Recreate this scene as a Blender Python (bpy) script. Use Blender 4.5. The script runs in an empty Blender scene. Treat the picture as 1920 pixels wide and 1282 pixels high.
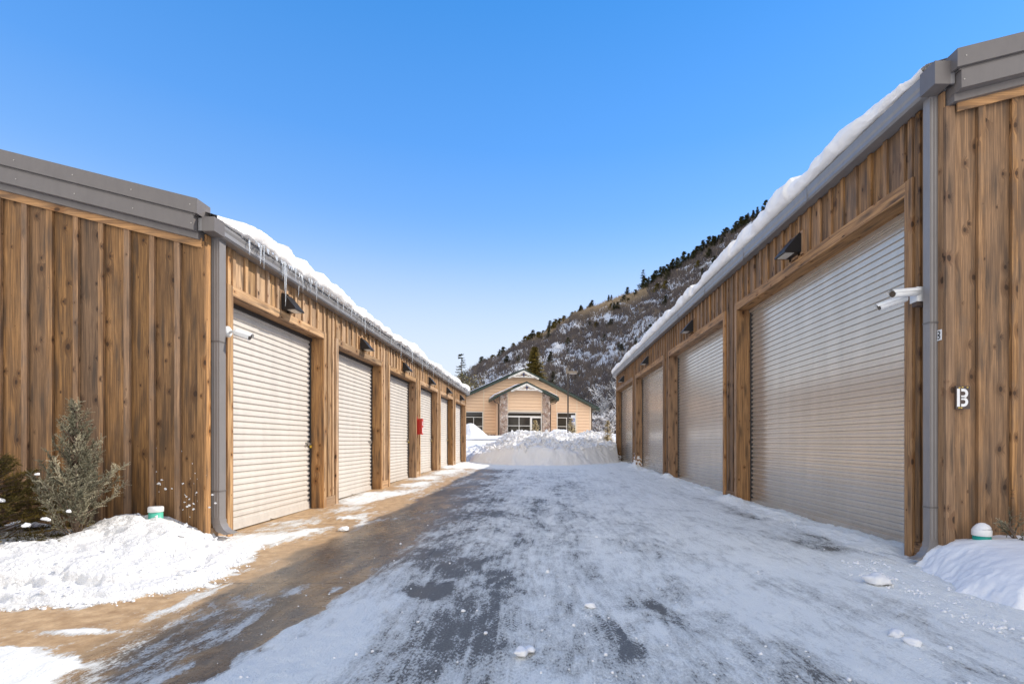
import bpy, math, random
import numpy as np
R = math.radians
random.seed(7)
scene = bpy.context.scene
col = scene.collection
F = 942.0; CX = 1016.0; CY = 828.0; HC = 1.67

# ------------------------------------------------------------------ noise helpers (numpy)
def _hash(ix, iy, seed):
    n = (ix.astype(np.int64) * 374761393 + iy.astype(np.int64) * 668265263 + seed * 982451653) & 0xffffffff
    n = ((n ^ (n >> 13)) * 1274126177) & 0xffffffff
    return ((n ^ (n >> 16)) & 0xffff) / 65535.0
def vnoise(x, y, seed=0):
    x = np.asarray(x, float); y = np.asarray(y, float)
    x, y = np.broadcast_arrays(x, y)
    ix = np.floor(x); iy = np.floor(y); fx = x - ix; fy = y - iy
    fx = fx * fx * (3 - 2 * fx); fy = fy * fy * (3 - 2 * fy)
    a = _hash(ix, iy, seed); b = _hash(ix + 1, iy, seed); c = _hash(ix, iy + 1, seed); d = _hash(ix + 1, iy + 1, seed)
    return (a * (1 - fx) + b * fx) * (1 - fy) + (c * (1 - fx) + d * fx) * fy
def fbm(x, y, seed=0, o=4):
    s = 0; a = .5; t = 0
    for k in range(o):
        s = s + a * vnoise(np.asarray(x) * 2 ** k + 17.3 * k, np.asarray(y) * 2 ** k - 9.1 * k, seed + k); t += a; a *= .5
    return s / t
def sstep(a, b, x):
    t = np.clip((x - a) / (b - a), 0, 1); return t * t * (3 - 2 * t)
def poly_sd(px, py, poly):
    """signed distance to a polygon, positive inside"""
    d = np.full(px.shape, 1e9); ins = np.zeros(px.shape, bool)
    n = len(poly)
    for i in range(n):
        ax, ay = poly[i]; bx_, by_ = poly[(i + 1) % n]
        ex, ey = bx_ - ax, by_ - ay
        t = np.clip(((px - ax) * ex + (py - ay) * ey) / (ex * ex + ey * ey), 0, 1)
        d = np.minimum(d, np.hypot(px - ax - t * ex, py - ay - t * ey))
        if ay != by_:
            c = ((ay > py) != (by_ > py)) & (px < (bx_ - ax) * (py - ay) / (by_ - ay) + ax)
            ins ^= c
    return np.where(ins, d, -d)

# ------------------------------------------------------------------ object helpers
def tag(o, label=None, cat=None, group=None, kind=None):
    if label: o['label'] = label
    if cat: o['category'] = cat
    if group: o['group'] = group
    if kind: o['kind'] = kind
    return o
def empty(name, loc=(0, 0, 0), rz=0):
    o = bpy.data.objects.new(name, None); o.empty_display_size = .2
    o.location = loc; o.rotation_euler = (0, 0, rz); col.objects.link(o); return o
def copy_tree(o, parent=None):
    c = o.copy(); col.objects.link(c); c.parent = parent
    for ch in list(o.children): copy_tree(ch, c)
    return c
class MB:
    def __init__(s): s.v = []; s.f = []; s.uv = []; s.t = []; s.sm = []
    def face(s, pts, uv=None, tone=None, smooth=False):
        i = len(s.v); s.v += [tuple(p) for p in pts]; s.f.append(tuple(range(i, i + len(pts))))
        s.uv += uv if uv else [(0, 0)] * len(pts)
        s.t.append(tone if tone else (.5, .5)); s.sm.append(smooth)
    def hexa(s, p, grain='z', tone=None):
        """p: 8 points, bottom ring 0-3 then top ring 4-7"""
        if tone is None: tone = (random.random(), random.random())
        ou = random.random() * 40; ov = random.random() * 40
        gi = 'xyz'.index(grain); oi = [k for k in range(3) if k != gi]
        for q in ((0, 3, 2, 1), (4, 5, 6, 7), (0, 1, 5, 4), (1, 2, 6, 5), (2, 3, 7, 6), (3, 0, 4, 7)):
            P = [p[k] for k in q]
            s.face(P, [(a[oi[0]] + a[oi[1]] + ou, a[gi] + ov) for a in P], tone)
    def box(s, x0, x1, y0, y1, z0, z1, grain='z', tone=None, ztop=None, zbot=None):
        if x0 > x1: x0, x1 = x1, x0
        if y0 > y1: y0, y1 = y1, y0
        zt = ztop if ztop else (lambda x: z1); zb = zbot if zbot else (lambda x: z0)
        s.hexa([(x0, y0, zb(x0)), (x1, y0, zb(x1)), (x1, y1, zb(x1)), (x0, y1, zb(x0)),
                (x0, y0, zt(x0)), (x1, y0, zt(x1)), (x1, y1, zt(x1)), (x0, y1, zt(x0))], grain, tone)
    def prism(s, prof, a0, a1, mp, smooth=False):
        """profile of 2-D points swept from a0 to a1; mp(u,w,a)->xyz"""
        n = len(prof)
        for i in range(n):
            j = (i + 1) % n
            s.face([mp(*prof[i], a0), mp(*prof[j], a0), mp(*prof[j], a1), mp(*prof[i], a1)], smooth=smooth)
        s.face([mp(*p, a0) for p in reversed(prof)]); s.face([mp(*p, a1) for p in prof])
    def tube(s, pts, rad, n=10, cap=True):
        from mathutils import Vector
        pts = [Vector(p) for p in pts]; rings = []
        if not hasattr(rad, '__len__'): rad = [rad] * len(pts)
        for i, p in enumerate(pts):
            d = (pts[min(i + 1, len(pts) - 1)] - pts[max(i - 1, 0)]).normalized()
            a = d.orthogonal().normalized() if i == 0 else (pa - d * pa.dot(d)).normalized()
            pa = a; b = d.cross(a)
            rings.append([p + (a * math.cos(2 * math.pi * k / n) + b * math.sin(2 * math.pi * k / n)) * rad[i] for k in range(n)])
        for i in range(len(rings) - 1):
            for k in range(n):
                l = (k + 1) % n
                s.face([rings[i][k], rings[i][l], rings[i + 1][l], rings[i + 1][k]], smooth=True)
        if cap: s.face(list(reversed(rings[0]))); s.face(rings[-1])
    def build(s, name, mat, parent=None, weld=False, bevel=0):
        me = bpy.data.meshes.new(name)
        me.from_pydata(s.v, [], s.f)
        uvl = me.uv_layers.new(name='UVMap')
        uvl.data.foreach_set('uv', np.array(s.uv, 'f').ravel())
        at = me.attributes.new('tone', 'FLOAT_COLOR', 'FACE')
        at.data.foreach_set('color', np.array([(a, b, 0, 1) for a, b in s.t], 'f').ravel())
        me.polygons.foreach_set('use_smooth', s.sm)
        if weld or any(s.sm):
            import bmesh
            bm = bmesh.new(); bm.from_mesh(me); bmesh.ops.remove_doubles(bm, verts=bm.verts, dist=.0004)
            bm.to_mesh(me); bm.free()
        me.materials.append(mat); me.update()
        o = bpy.data.objects.new(name, me); col.objects.link(o); o.parent = parent
        if bevel:
            m = o.modifiers.new('bevel', 'BEVEL'); m.width = bevel; m.segments = 1; m.limit_method = 'ANGLE'
        return o
def grid_obj(name, X, Y, Z, mat, attrs=None, parent=None, smooth=True):
    """X,Y,Z 2-D arrays"""
    n, m = X.shape
    co = np.stack([X, Y, Z], -1).reshape(-1, 3)
    idx = np.arange(n * m).reshape(n, m)
    f = np.stack([idx[:-1, :-1], idx[:-1, 1:], idx[1:, 1:], idx[1:, :-1]], -1).reshape(-1, 4)
    me = bpy.data.meshes.new(name)
    me.vertices.add(len(co)); me.vertices.foreach_set('co', co.astype('f').ravel())
    me.loops.add(f.size); me.loops.foreach_set('vertex_index', f.astype('i').ravel())
    me.polygons.add(len(f)); me.polygons.foreach_set('loop_start', np.arange(0, f.size, 4, dtype='i'))
    me.polygons.foreach_set('loop_total', np.full(len(f), 4, 'i'))
    me.polygons.foreach_set('use_smooth', np.full(len(f), smooth))
    me.update(calc_edges=True)
    for k, a in (attrs or {}).items():
        at = me.attributes.new(k, 'FLOAT', 'POINT'); at.data.foreach_set('value', a.astype('f').ravel())
    me.materials.append(mat)
    o = bpy.data.objects.new(name, me); col.objects.link(o); o.parent = parent
    return o

# ------------------------------------------------------------------ materials
class NT:
    def __init__(s, name):
        s.m = bpy.data.materials.new(name); s.m.use_nodes = True; s.t = s.m.node_tree; s.t.nodes.clear()
        s.out = s.n('ShaderNodeOutputMaterial'); s.b = s.n('ShaderNodeBsdfPrincipled')
        s.l(s.b.outputs[0], s.out.inputs[0])
    def n(s, k, **kw):
        n = s.t.nodes.new(k)
        for a, b in kw.items(): setattr(n, a, b)
        return n
    def l(s, a, b): s.t.links.new(a, b)
    def set(s, sock, v):
        if hasattr(v, 'is_linked') or hasattr(v, 'links'): s.l(v, sock)
        else: sock.default_value = v
    def math(s, op, a, b=0.0, c=0.0, clamp=False):
        n = s.n('ShaderNodeMath', operation=op, use_clamp=clamp)
        for i, v in enumerate((a, b, c)): s.set(n.inputs[i], v)
        return n.outputs[0]
    def map(s, vec, scale=(1, 1, 1), loc=(0, 0, 0), rot=(0, 0, 0)):
        n = s.n('ShaderNodeMapping'); s.l(vec, n.inputs[0])
        n.inputs['Scale'].default_value = scale; n.inputs['Location'].default_value = loc; n.inputs['Rotation'].default_value = rot
        return n.outputs[0]
    def noise(s, vec, scale=5, detail=3, rough=.55, dist=0.0, out=0):
        n = s.n('ShaderNodeTexNoise'); s.l(vec, n.inputs['Vector'])
        n.inputs['Scale'].default_value = scale; n.inputs['Detail'].default_value = detail
        n.inputs['Roughness'].default_value = rough; n.inputs['Distortion'].default_value = dist
        return n.outputs[out]
    def vor(s, vec, scale=5, feature='F1', rnd=1.0):
        n = s.n('ShaderNodeTexVoronoi', feature=feature); s.l(vec, n.inputs['Vector'])
        n.inputs['Scale'].default_value = scale; n.inputs['Randomness'].default_value = rnd
        return n
    def ramp(s, fac, stops, interp='LINEAR'):
        n = s.n('ShaderNodeValToRGB'); s.set(n.inputs[0], fac); e = n.color_ramp; e.interpolation = interp
        while len(e.elements) > 1: e.elements.remove(e.elements[-1])
        for i, (p, c) in enumerate(stops):
            el = e.elements[0] if i == 0 else e.elements.new(p)
            el.position = p; el.color = (c[0], c[1], c[2], 1) if hasattr(c, '__len__') else (c, c, c, 1)
        return n.outputs[0]
    def mr(s, v, a, b, c=0.0, d=1.0, smooth=False):
        n = s.n('ShaderNodeMapRange'); s.set(n.inputs[0], v)
        if smooth: n.interpolation_type = 'SMOOTHSTEP'
        for i, k in enumerate((a, b, c, d)): s.set(n.inputs[i + 1], k)
        return n.outputs[0]
    def mix(s, f, a, b, mode='MIX'):
        n = s.n('ShaderNodeMix', data_type='RGBA', blend_type=mode, clamp_factor=True)
        s.set(n.inputs[0], f)
        for i, v in ((6, a), (7, b)):
            if hasattr(v, '__len__') and not hasattr(v, 'links'): v = (v[0], v[1], v[2], 1)
            s.set(n.inputs[i], v)
        return n.outputs[2]
    def bump(s, h, strength=.3, dist=.01, normal=None):
        n = s.n('ShaderNodeBump'); s.set(n.inputs['Strength'], strength); n.inputs['Distance'].default_value = dist
        s.l(h, n.inputs['Height'])
        if normal: s.l(normal, n.inputs['Normal'])
        return n.outputs[0]
    def attr(s, name, out='Fac'):
        n = s.n('ShaderNodeAttribute', attribute_name=name); return n.outputs[out]
    def pos(s): return s.n('ShaderNodeNewGeometry').outputs['Position']
    def P(s, **kw):
        al = dict(base='Base Color', rough='Roughness', metal='Metallic', normal='Normal', spec='Specular IOR Level',
                  trans='Transmission Weight', coat='Coat Weight', ior='IOR', sss='Subsurface Weight')
        for k, v in kw.items():
            if isinstance(v, tuple) and len(v) == 3: v = (*v, 1)
            s.set(s.b.inputs[al[k]], v)
        return s.m
def sep(n, vec):
    x = n.n('ShaderNodeSeparateXYZ'); n.l(vec, x.inputs[0]); return x.outputs
def comb(n, x, y, z=0.0):
    c = n.n('ShaderNodeCombineXYZ')
    for i, v in enumerate((x, y, z)): n.set(c.inputs[i], v)
    return c.outputs[0]

def mat_wood(name, light, mid, dark, grey=.35):
    n = NT(name)
    uv = n.n('ShaderNodeUVMap', uv_map='UVMap').outputs[0]
    tn = n.attr('tone', 'Color'); tr = n.n('ShaderNodeSeparateColor'); n.l(tn, tr.inputs[0])
    # knots (2-D cells, elongated along the grain)
    kv = n.map(uv, (3.5, 2.3, 1))
    warp = n.noise(n.map(uv, (9, 4, 1)), 1, 3, .6)
    v = n.vor(kv, 1.0); v.voronoi_dimensions = '2D'
    vc = n.n('ShaderNodeSeparateColor'); n.l(v.outputs['Color'], vc.inputs[0])
    d = n.math('ADD', v.outputs['Distance'], n.math('MULTIPLY', n.math('SUBTRACT', warp, .5), .16))
    size = n.math('MULTIPLY', n.mr(vc.outputs[0], .22, .85, .0, 1.0), n.mr(vc.outputs[1], 0, 1, .04, .155))
    knot = n.mr(d, n.math('MULTIPLY', size, .55), size, 1.0, 0.0, True)
    halo = n.mr(d, size, n.math('MULTIPLY', size, 3.2), 1.0, 0.0, True)
    # grain bent round the knots
    xs = sep(n, uv)
    bu = n.math('ADD', xs[0], n.math('MULTIPLY', halo, .035))
    gv = comb(n, n.math('MULTIPLY', bu, 62), n.math('MULTIPLY', xs[1], .9))
    grain = n.noise(gv, 1, 5, .65, .3)
    fine = n.noise(comb(n, n.math('MULTIPLY', bu, 150), n.math('MULTIPLY', xs[1], 1.6)), 1, 2, .6)
    broad = n.noise(comb(n, n.math('MULTIPLY', bu, 14), n.math('MULTIPLY', xs[1], .8)), 1, 6, .7, .5)
    stain = n.noise(n.map(uv, (5, 1.3, 1), (3, 9, 0)), 1, 5, .7, .4)
    c = n.mix(n.mr(grain, .42, .58), mid, light)
    c = n.mix(n.math('MULTIPLY', n.mr(broad, .42, .66), .85), c, dark)
    c = n.mix(n.math('MULTIPLY', n.mr(tr.outputs[0], .0, 1.0), .38), c, mid)
    g = n.math('MULTIPLY', n.mr(stain, .47, .72), grey)
    g = n.math('MULTIPLY', g, n.mr(tr.outputs[1], .1, 1, .45, 1.5))
    c = n.mix(g, c, (.115, .10, .085))
    c = n.mix(n.math('MULTIPLY', n.mr(fine, .52, .62), .5), c, dark)
    c = n.mix(n.math('MULTIPLY', halo, .55), c, (dark[0] * 1.3, dark[1] * 1.0, dark[2] * .7))
    sv = n.vor(n.map(uv, (5.2, .75, 1), (2, 7, 0)), 1.0); sv.voronoi_dimensions = '2D'
    sd2 = n.math('ADD', sv.outputs['Distance'], n.math('MULTIPLY', n.math('SUBTRACT', n.noise(comb(n, n.math('MULTIPLY', bu, 30), n.math('MULTIPLY', xs[1], 2.2)), 1, 4, .7), .5), .55))
    c = n.mix(n.math('MULTIPLY', n.mr(sd2, .0, .30, 1, 0, True), .75), c, (.085, .058, .04))
    c = n.mix(n.math('MULTIPLY', knot, .86), c, (.045, .024, .013))
    h = n.math('ADD', n.math('MULTIPLY', grain, .6), n.math('MULTIPLY', fine, .5))
    h = n.math('SUBTRACT', h, n.math('MULTIPLY', knot, .5))
    hsv = n.n('ShaderNodeHueSaturation'); n.l(c, hsv.inputs['Color'])
    n.set(hsv.inputs['Value'], n.mr(tr.outputs[1], 0, 1, .66, 1.18))
    n.set(hsv.inputs['Saturation'], n.mr(tr.outputs[0], 0, 1, 1.12, .88))
    return n.P(base=hsv.outputs[0], rough=n.mr(grain, .3, .7, .62, .8), spec=.3, normal=n.bump(h, .45, .004))

def mat_paint(name, c, rough=.45, metal=0.0, dirt=.15, spec=.5, bump=.0, scale=3):
    n = NT(name); p = n.pos()
    a = n.noise(p, scale, 5, .65)
    b = n.noise(n.map(p, (1, 1, .25)), scale * 4, 4, .6)
    k = n.math('ADD', n.math('MULTIPLY', a, .6), n.math('MULTIPLY', b, .4))
    cc = n.mix(n.math('MULTIPLY', n.mr(k, .4, .7), dirt * 2), c, tuple(x * .6 for x in c))
    kw = {}
    if bump: kw['normal'] = n.bump(n.noise(p, 40, 3), bump, .003)
    return n.P(base=cc, rough=n.mr(b, .3, .7, rough * .85, min(1, rough * 1.2)), metal=metal, spec=spec, **kw)

def mat_door(name, c, metal, rough, wv=.22):
    n = NT(name); p = n.pos(); s = sep(n, p)
    streak = n.noise(n.map(p, (1, 2.2, .35)), 1.2, 5, .7)
    low = n.mr(s[2], 0.0, .9, 1, 0)
    dirt = n.math('MULTIPLY', n.math('MULTIPLY', low, n.noise(p, 7, 5, .7)), .55)
    cc = n.mix(n.mr(streak, .35, .7), c, tuple(x * .86 for x in c))
    cc = n.mix(dirt, cc, (.30, .26, .22))
    wav = n.noise(n.map(p, (1, 1.1, 2.3)), 1.3, 3, .5)
    return n.P(base=cc, rough=n.mr(streak, .3, .7, rough, rough * 1.4), metal=metal, spec=.5, normal=n.bump(wav, wv, .012))

def mat_snow(name, c=(.80, .80, .81), lump=.6, dirt=.0, lo=.02):
    n = NT(name); p = n.pos()
    a = n.noise(p, 2.2, 5, .6); b = n.noise(p, 14, 5, .65); d = n.noise(p, 90, 3, .6)
    v = n.vor(n.map(p, (1, 1, 1)), 26)
    h = n.math('ADD', n.math('MULTIPLY', b, .9), n.math('MULTIPLY', d, .25))
    h = n.math('ADD', h, n.math('MULTIPLY', v.outputs[0], -.25))
    cc = n.mix(n.math('MULTIPLY', n.mr(a, .35, .7), .35), c, tuple(x * .88 for x in c))
    if dirt: cc = n.mix(n.math('MULTIPLY', n.mr(n.noise(p, 5.5, 7, .78), .56, .75), dirt), cc, (.33, .26, .19))
    return n.P(base=cc, rough=.62, spec=.25, normal=n.bump(h, lump, lo))

def mat_leaf(name, a, b, rough=.6):
    n = NT(name); t = n.attr('tone', 'Color'); tr = n.n('ShaderNodeSeparateColor'); n.l(t, tr.inputs[0])
    k = n.mix(tr.outputs[0], a, b)
    m = n.P(base=k, rough=rough, spec=.2)
    return m

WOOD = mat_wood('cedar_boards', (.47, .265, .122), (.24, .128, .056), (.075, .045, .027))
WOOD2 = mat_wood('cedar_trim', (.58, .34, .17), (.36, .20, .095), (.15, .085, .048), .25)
SUNW = mat_wood('cedar_sunlit_copy', (.70, .47, .275), (.49, .305, .16), (.22, .13, .075), .25)  # brighter copy of the cedar, sunlight put into its colour
GREY = mat_paint('grey_coated_metal', (.145, .130, .124), .42, .0, .12, .5)
GREYB = mat_paint('grey_gutter_metal', (.24, .232, .232), .38, .15, .12, .5)
GREYD = mat_paint('grey_downspout_metal', (.235, .22, .215), .42, .1, .15, .5)
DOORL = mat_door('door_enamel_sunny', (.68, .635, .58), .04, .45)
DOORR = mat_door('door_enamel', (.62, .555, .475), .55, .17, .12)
TRACK = mat_paint('dark_track', (.06, .06, .062), .5, .3)
BLACK = mat_paint('black_lamp_metal', (.018, .018, .02), .4, .1, .2)
LENS = mat_paint('frosted_lens', (.62, .60, .55), .3)
WHITEP = mat_paint('white_plastic', (.78, .78, .77), .35)
DARKGL = mat_paint('dark_camera_glass', (.05, .035, .025), .15)
BRASS = mat_paint('yellow_brass', (.75, .5, .06), .35, .3)
STEEL = mat_paint('zinc_steel', (.45, .43, .40), .4, .7)
RED = mat_paint('red_cabinet_enamel', (.55, .03, .02), .32)
TEAL = mat_paint('teal_pipe_plastic', (.08, .45, .33), .4)
TEALD = mat_paint('deep_teal_pipe_plastic', (.01, .30, .24), .4)
SNOW = mat_snow('snow')
SNOWR = mat_snow('roof_snow_surface', (.86, .84, .82), .35, 0, .015)
SNOWD = mat_snow('ploughed_snow', (.84, .83, .82), .8, .22, .05)
PLATE = mat_paint('dark_sign_plate', (.075, .05, .04), .6)
WHITEL = mat_paint('white_lettering', (.8, .8, .8), .5)
BLUEL = mat_paint('blue_sign_ink', (.02, .10, .42), .4)
SIDING = mat_paint('peach_lap_siding', (.84, .585, .385), .6, 0, .06)
HTRIM = mat_paint('pale_peach_trim', (.86, .68, .50), .6, 0, .05)
GREEN = mat_paint('dark_green_fascia', (.025, .045, .035), .5)
HWHITE = mat_paint('white_trim', (.82, .79, .74), .5)
NAVY = mat_paint('navy_ornament', (.03, .04, .12), .5)

def mat_glass_dark():
    n = NT('dark_window_glass'); p = n.pos()
    return n.P(base=n.mix(n.noise(p, .8, 3), (.02, .022, .025), (.07, .06, .045)), rough=.06, spec=.8)
GLASS = mat_glass_dark()
def mat_stone():
    n = NT('river_stone'); p = n.pos()
    v = n.vor(p, 4.5); e = n.vor(p, 4.5, 'DISTANCE_TO_EDGE')
    vc = n.n('ShaderNodeSeparateColor'); n.l(v.outputs['Color'], vc.inputs[0])
    c = n.ramp(vc.outputs[0], [(0, (.30, .19, .14)), (.4, (.55, .42, .33)), (.7, (.40, .30, .26)), (1, (.72, .62, .54))])
    c = n.mix(n.mr(e.outputs[0], .0, .06, 1, 0), c, (.12, .09, .07))
    return n.P(base=c, rough=.8, normal=n.bump(n.mr(e.outputs[0], 0, .12), .8, .04))
STONE = mat_stone()
def mat_ice():
    n = NT('icicle_ice'); p = n.pos()
    n.P(base=(.86, .90, .94), rough=.18, trans=.55, ior=1.31, normal=n.bump(n.noise(n.map(p, (1, 1, .6)), 60, 2), .3, .004)); return n.m
ICE = mat_ice()

# ------------------------------------------------------------------ ground
def gz(y):  # the lane climbs a little towards its far end
    return .25 * sstep(8, 36, np.asarray(y, float)) ** .9
def gzf(y): return float(gz(y))
def terr(x, y):
    x = np.asarray(x, float); y = np.asarray(y, float)
    z = gz(y) + 1.95 * sstep(37, 49, y) + (fbm(x * .12, y * .12, 3) - .5) * .6 * sstep(40, 50, y)
    return z
def lane_material():
    n = NT('icy_concrete'); p = n.pos(); s = sep(n, p)
    snowb = n.attr('snow'); wet = n.attr('wet'); tread = n.attr('tread'); brown = n.attr('brown')
    # noise stretched along the lane
    na = n.noise(n.map(p, (1.5, .42, 1)), 1, 6, .68, .5)
    nb = n.noise(n.map(p, (9, 2.6, 1)), 1, 6, .72, .3)
    nc = n.noise(n.map(p, (55, 26, 1)), 1, 4, .75)
    ncr = n.noise(n.map(p, (1.15, .75, 1), (5, 3, 0)), 1, 8, .74, .8)
    nd = n.noise(n.map(p, (1, 1, 1)), 130, 3, .7)
    m = n.math('ADD', n.math('MULTIPLY', n.math('SUBTRACT', na, .5), 1.0), n.math('MULTIPLY', n.math('SUBTRACT', nb, .5), 1.25))
    m = n.math('ADD', m, n.math('MULTIPLY', n.math('SUBTRACT', nc, .5), 1.05))
    m = n.math('ADD', m, n.math('MULTIPLY', n.math('SUBTRACT', ncr, .5), 1.5))
    # tyre tracks: lines along y plus chevron tread blocks
    xt = n.math('ADD', s[0], n.math('MULTIPLY', n.math('SUBTRACT', n.noise(n.map(p, (.0, .12, 0)), 1, 1), .5), 1.6))
    lines = n.noise(comb(n, n.math('MULTIPLY', xt, 13), n.math('MULTIPLY', s[1], .10)), 1, 3, .7)
    fx = n.math('ABSOLUTE', n.math('SUBTRACT', n.math('FRACT', n.math('MULTIPLY', xt, 9.0)), .5))
    ch = n.math('FRACT', n.math('ADD', n.math('MULTIPLY', s[1], 16.0), n.math('MULTIPLY', fx, 2.2)))
    blocks = n.math('MULTIPLY', n.math('GREATER_THAN', ch, .34), n.math('GREATER_THAN', fx, .10))
    m = n.math('ADD', m, n.math('MULTIPLY', n.math('SUBTRACT', lines, .5), .40))
    tr = n.math('MULTIPLY', tread, n.mr(n.noise(n.map(p, (2.5, 2, 1)), 1, 4, .7), .42, .60, .05, 1))
    m = n.math('ADD', m, n.math('MULTIPLY', n.math('SUBTRACT', .42, blocks), n.math('MULTIPLY', tr, .20)))
    v = n.math('ADD', snowb, m)
    cover = n.mr(v, .38, .56, 0, 1)                      # thin ice film -> packed snow
    cover2 = n.mr(v, .50, .92, 0, 1)
    # bare concrete
    cn = n.noise(p, 6, 7, .72); cf = n.noise(p, 60, 4, .7)
    conc = n.mix(n.mr(cn, .32, .66), (.30, .175, .08), (.60, .41, .23))
    conc = n.mix(n.math('MULTIPLY', n.mr(cf, .5, .7), .4), conc, (.20, .15, .10))
    greyc = n.mix(n.mr(cf, .35, .65), n.mix(cn, (.035, .034, .032), (.10, .095, .085)), (.20, .185, .16))
    conc = n.mix(n.math('MULTIPLY', brown, n.mr(n.noise(n.map(p, (1.6, .6, 1), (9, 2, 0)), 1, 5, .7), n.mr(s[0], -4.0, -3.3, .1, .46), n.mr(s[0], -4.0, -3.3, .2, .60))), greyc, conc)  # tan gives way to grey past the shadow line, shade painted in
    conc = n.mix(n.math('MULTIPLY', wet, n.mr(na, .34, .66, .0, .85)), conc, (.075, .054, .038))  # dark tone of the wet patches and of the painted shade band
    # saw-cut joints
    jx = n.math('ABSOLUTE', n.math('SUBTRACT', s[0], -1.66))
    joint = n.mr(jx, .006, .012, .9, 0)
    jy = n.math('ABSOLUTE', n.math('SUBTRACT', n.math('FRACT', n.math('DIVIDE', n.math('ADD', s[1], .35), 4.2)), .5))
    joint = n.math('MAXIMUM', joint, n.mr(jy, .0018, .0032, .8, 0))
    conc = n.mix(joint, conc, (.03, .025, .02))
    ice = n.mix(nd, (.47, .475, .45), (.68, .685, .65))
    c = n.mix(n.math('MULTIPLY', cover, .84), conc, ice)
    warm = n.mix(n.mr(s[0], -5, -2.5), (.88, .86, .82), (.91, .915, .875))
    c = n.mix(cover2, c, warm)
    h = n.math('ADD', n.math('MULTIPLY', v, .9), n.math('MULTIPLY', nd, .22))
    h = n.math('ADD', h, n.math('MULTIPLY', n.math('MULTIPLY', blocks, tr), -.04))
    bare = n.math('SUBTRACT', 1.0, cover)
    ro = n.mix(cover2, n.mix(cover, n.mr(cn, .3, .7, .16, .42), n.mr(nb, .3, .7, .22, .5)), (.7, .7, .7))
    ro = n.mix(n.math('MULTIPLY', n.math('SUBTRACT', 1.0, wet), bare), ro, (.6, .6, .6))
    bs = n.mr(cover, 0, 1, .18, .8)
    return n.P(base=c, rough=ro, spec=.45, normal=n.bump(h, bs, .03))

def blob(X, Y, cx, cy, rx, ry, p=1.0):
    return np.exp(-(((X - cx) / rx) ** 2 + ((Y - cy) / ry) ** 2) ** p)
xs = np.linspace(-6.0, 6.0, 420)
ys = 1.6 * np.exp(np.linspace(0, math.log(45 / 1.6), 560))
X, Y = np.meshgrid(xs, ys)
XT, YT = X, Y
X = X + (fbm(X * 1.1, Y * .7, 201, 4) - .5) * .9 + (fbm(X * 5, Y * 3, 202, 4) - .5) * .42; Y = Y + (fbm(X * 1.3, Y * 1.0, 203, 4) - .5) * 1.0
snow = .40 + .38 * sstep(-4.0, -1.6, X) - .10 * sstep(.4, .62, fbm(X * .5 + 3, Y * .22, 19)) * sstep(3.5, 1.5, X) + .16 * sstep(.8, 3, X)
snow += .10 * sstep(12, 26, Y) * sstep(-3.2, -1, X)
snow -= .20 * sstep(-3.3, -4.3, X) * sstep(.35, .6, fbm(X * .9, Y * .5, 55)) + .06 * sstep(-3.3, -4.3, X)                                # sunny apron melts off
snow += .62 * blob(X, Y, -5.05, 11.6, .35, 3.2) * fbm(X * 1.2, Y * .5, 5) * 2
snow += .95 * blob(X, Y, -4.25, 10.3, .50, 1.9) * sstep(.35, .6, fbm(X * 2, Y * .8, 15))
snow += .75 * blob(X, Y, -4.75, 8.5, .7, .6)
for (cx, cy, rx, ry) in ((-4.8, 15.2, .5, 1.3), (-4.5, 18.7, .5, 1.2), (-4.9, 21.5, .5, 1.0), (-4.6, 25, .6, 1.8), (-4.6, 30.5, .9, 2.0)):
    snow += .85 * blob(X, Y, cx, cy, rx, ry)
snow -= .75 * blob(X, Y, -2.46, 4.6, .19, 1.75, 2.5)                # cleared wheel stripe
snow += .35 * blob(X, Y, -1.75, 4.2, .4, 1.2) + .28 * blob(X, Y, -2.0, 3.2, .5, .7)
snow -= .42 * blob(X, Y, -2.9, 7.6, .7, 1.9) + .40 * blob(X, Y, -2.7, 10.5, .8, 3.0) + .34 * blob(X, Y, -2.6, 16, .9, 4)
snow -= .30 * blob(X, Y, -2.2, 24, 1.0, 5)
snow -= .55 * blob(X, Y, -1.40, 5.42, .36, .36, 2)                 # square bare patch at the joint
snow -= .42 * blob(X, Y, -.75, 4.3, .60, .95) + .30 * blob(X, Y, -1.3, 7.0, .7, 1.2) + .22 * blob(X, Y, -1.5, 12, .8, 4) + .50 * blob(X, Y, .66, 4.35, .17, .60, 1.0) + .20 * blob(X, Y, -.9, 5.9, .6, .7)
snow -= .45 * blob(X, Y, 1.14, 5.1, .16, .30) + .36 * blob(X, Y, 1.55, 4.75, .30, .18) + .25 * blob(X, Y, -.4, 6.2, .3, .5)
snow -= .42 * blob(X, Y, 4.45, 8.1, .35, 1.0) + .30 * blob(X, Y, 4.6, 11.5, .35, 1.5) + .18 * blob(X, Y, 2.0, 3.4, 1.0, .5)
snow -= .22 * blob(X, Y, -.3, 10, .25, 4) + .20 * blob(X, Y, .5, 13, .2, 6)
snow += .70 * sstep(4.86, 5.15, X) * sstep(.25, .6, fbm(X * 1.5, Y * 1.2, 8))
X, Y = XT, YT
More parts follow.
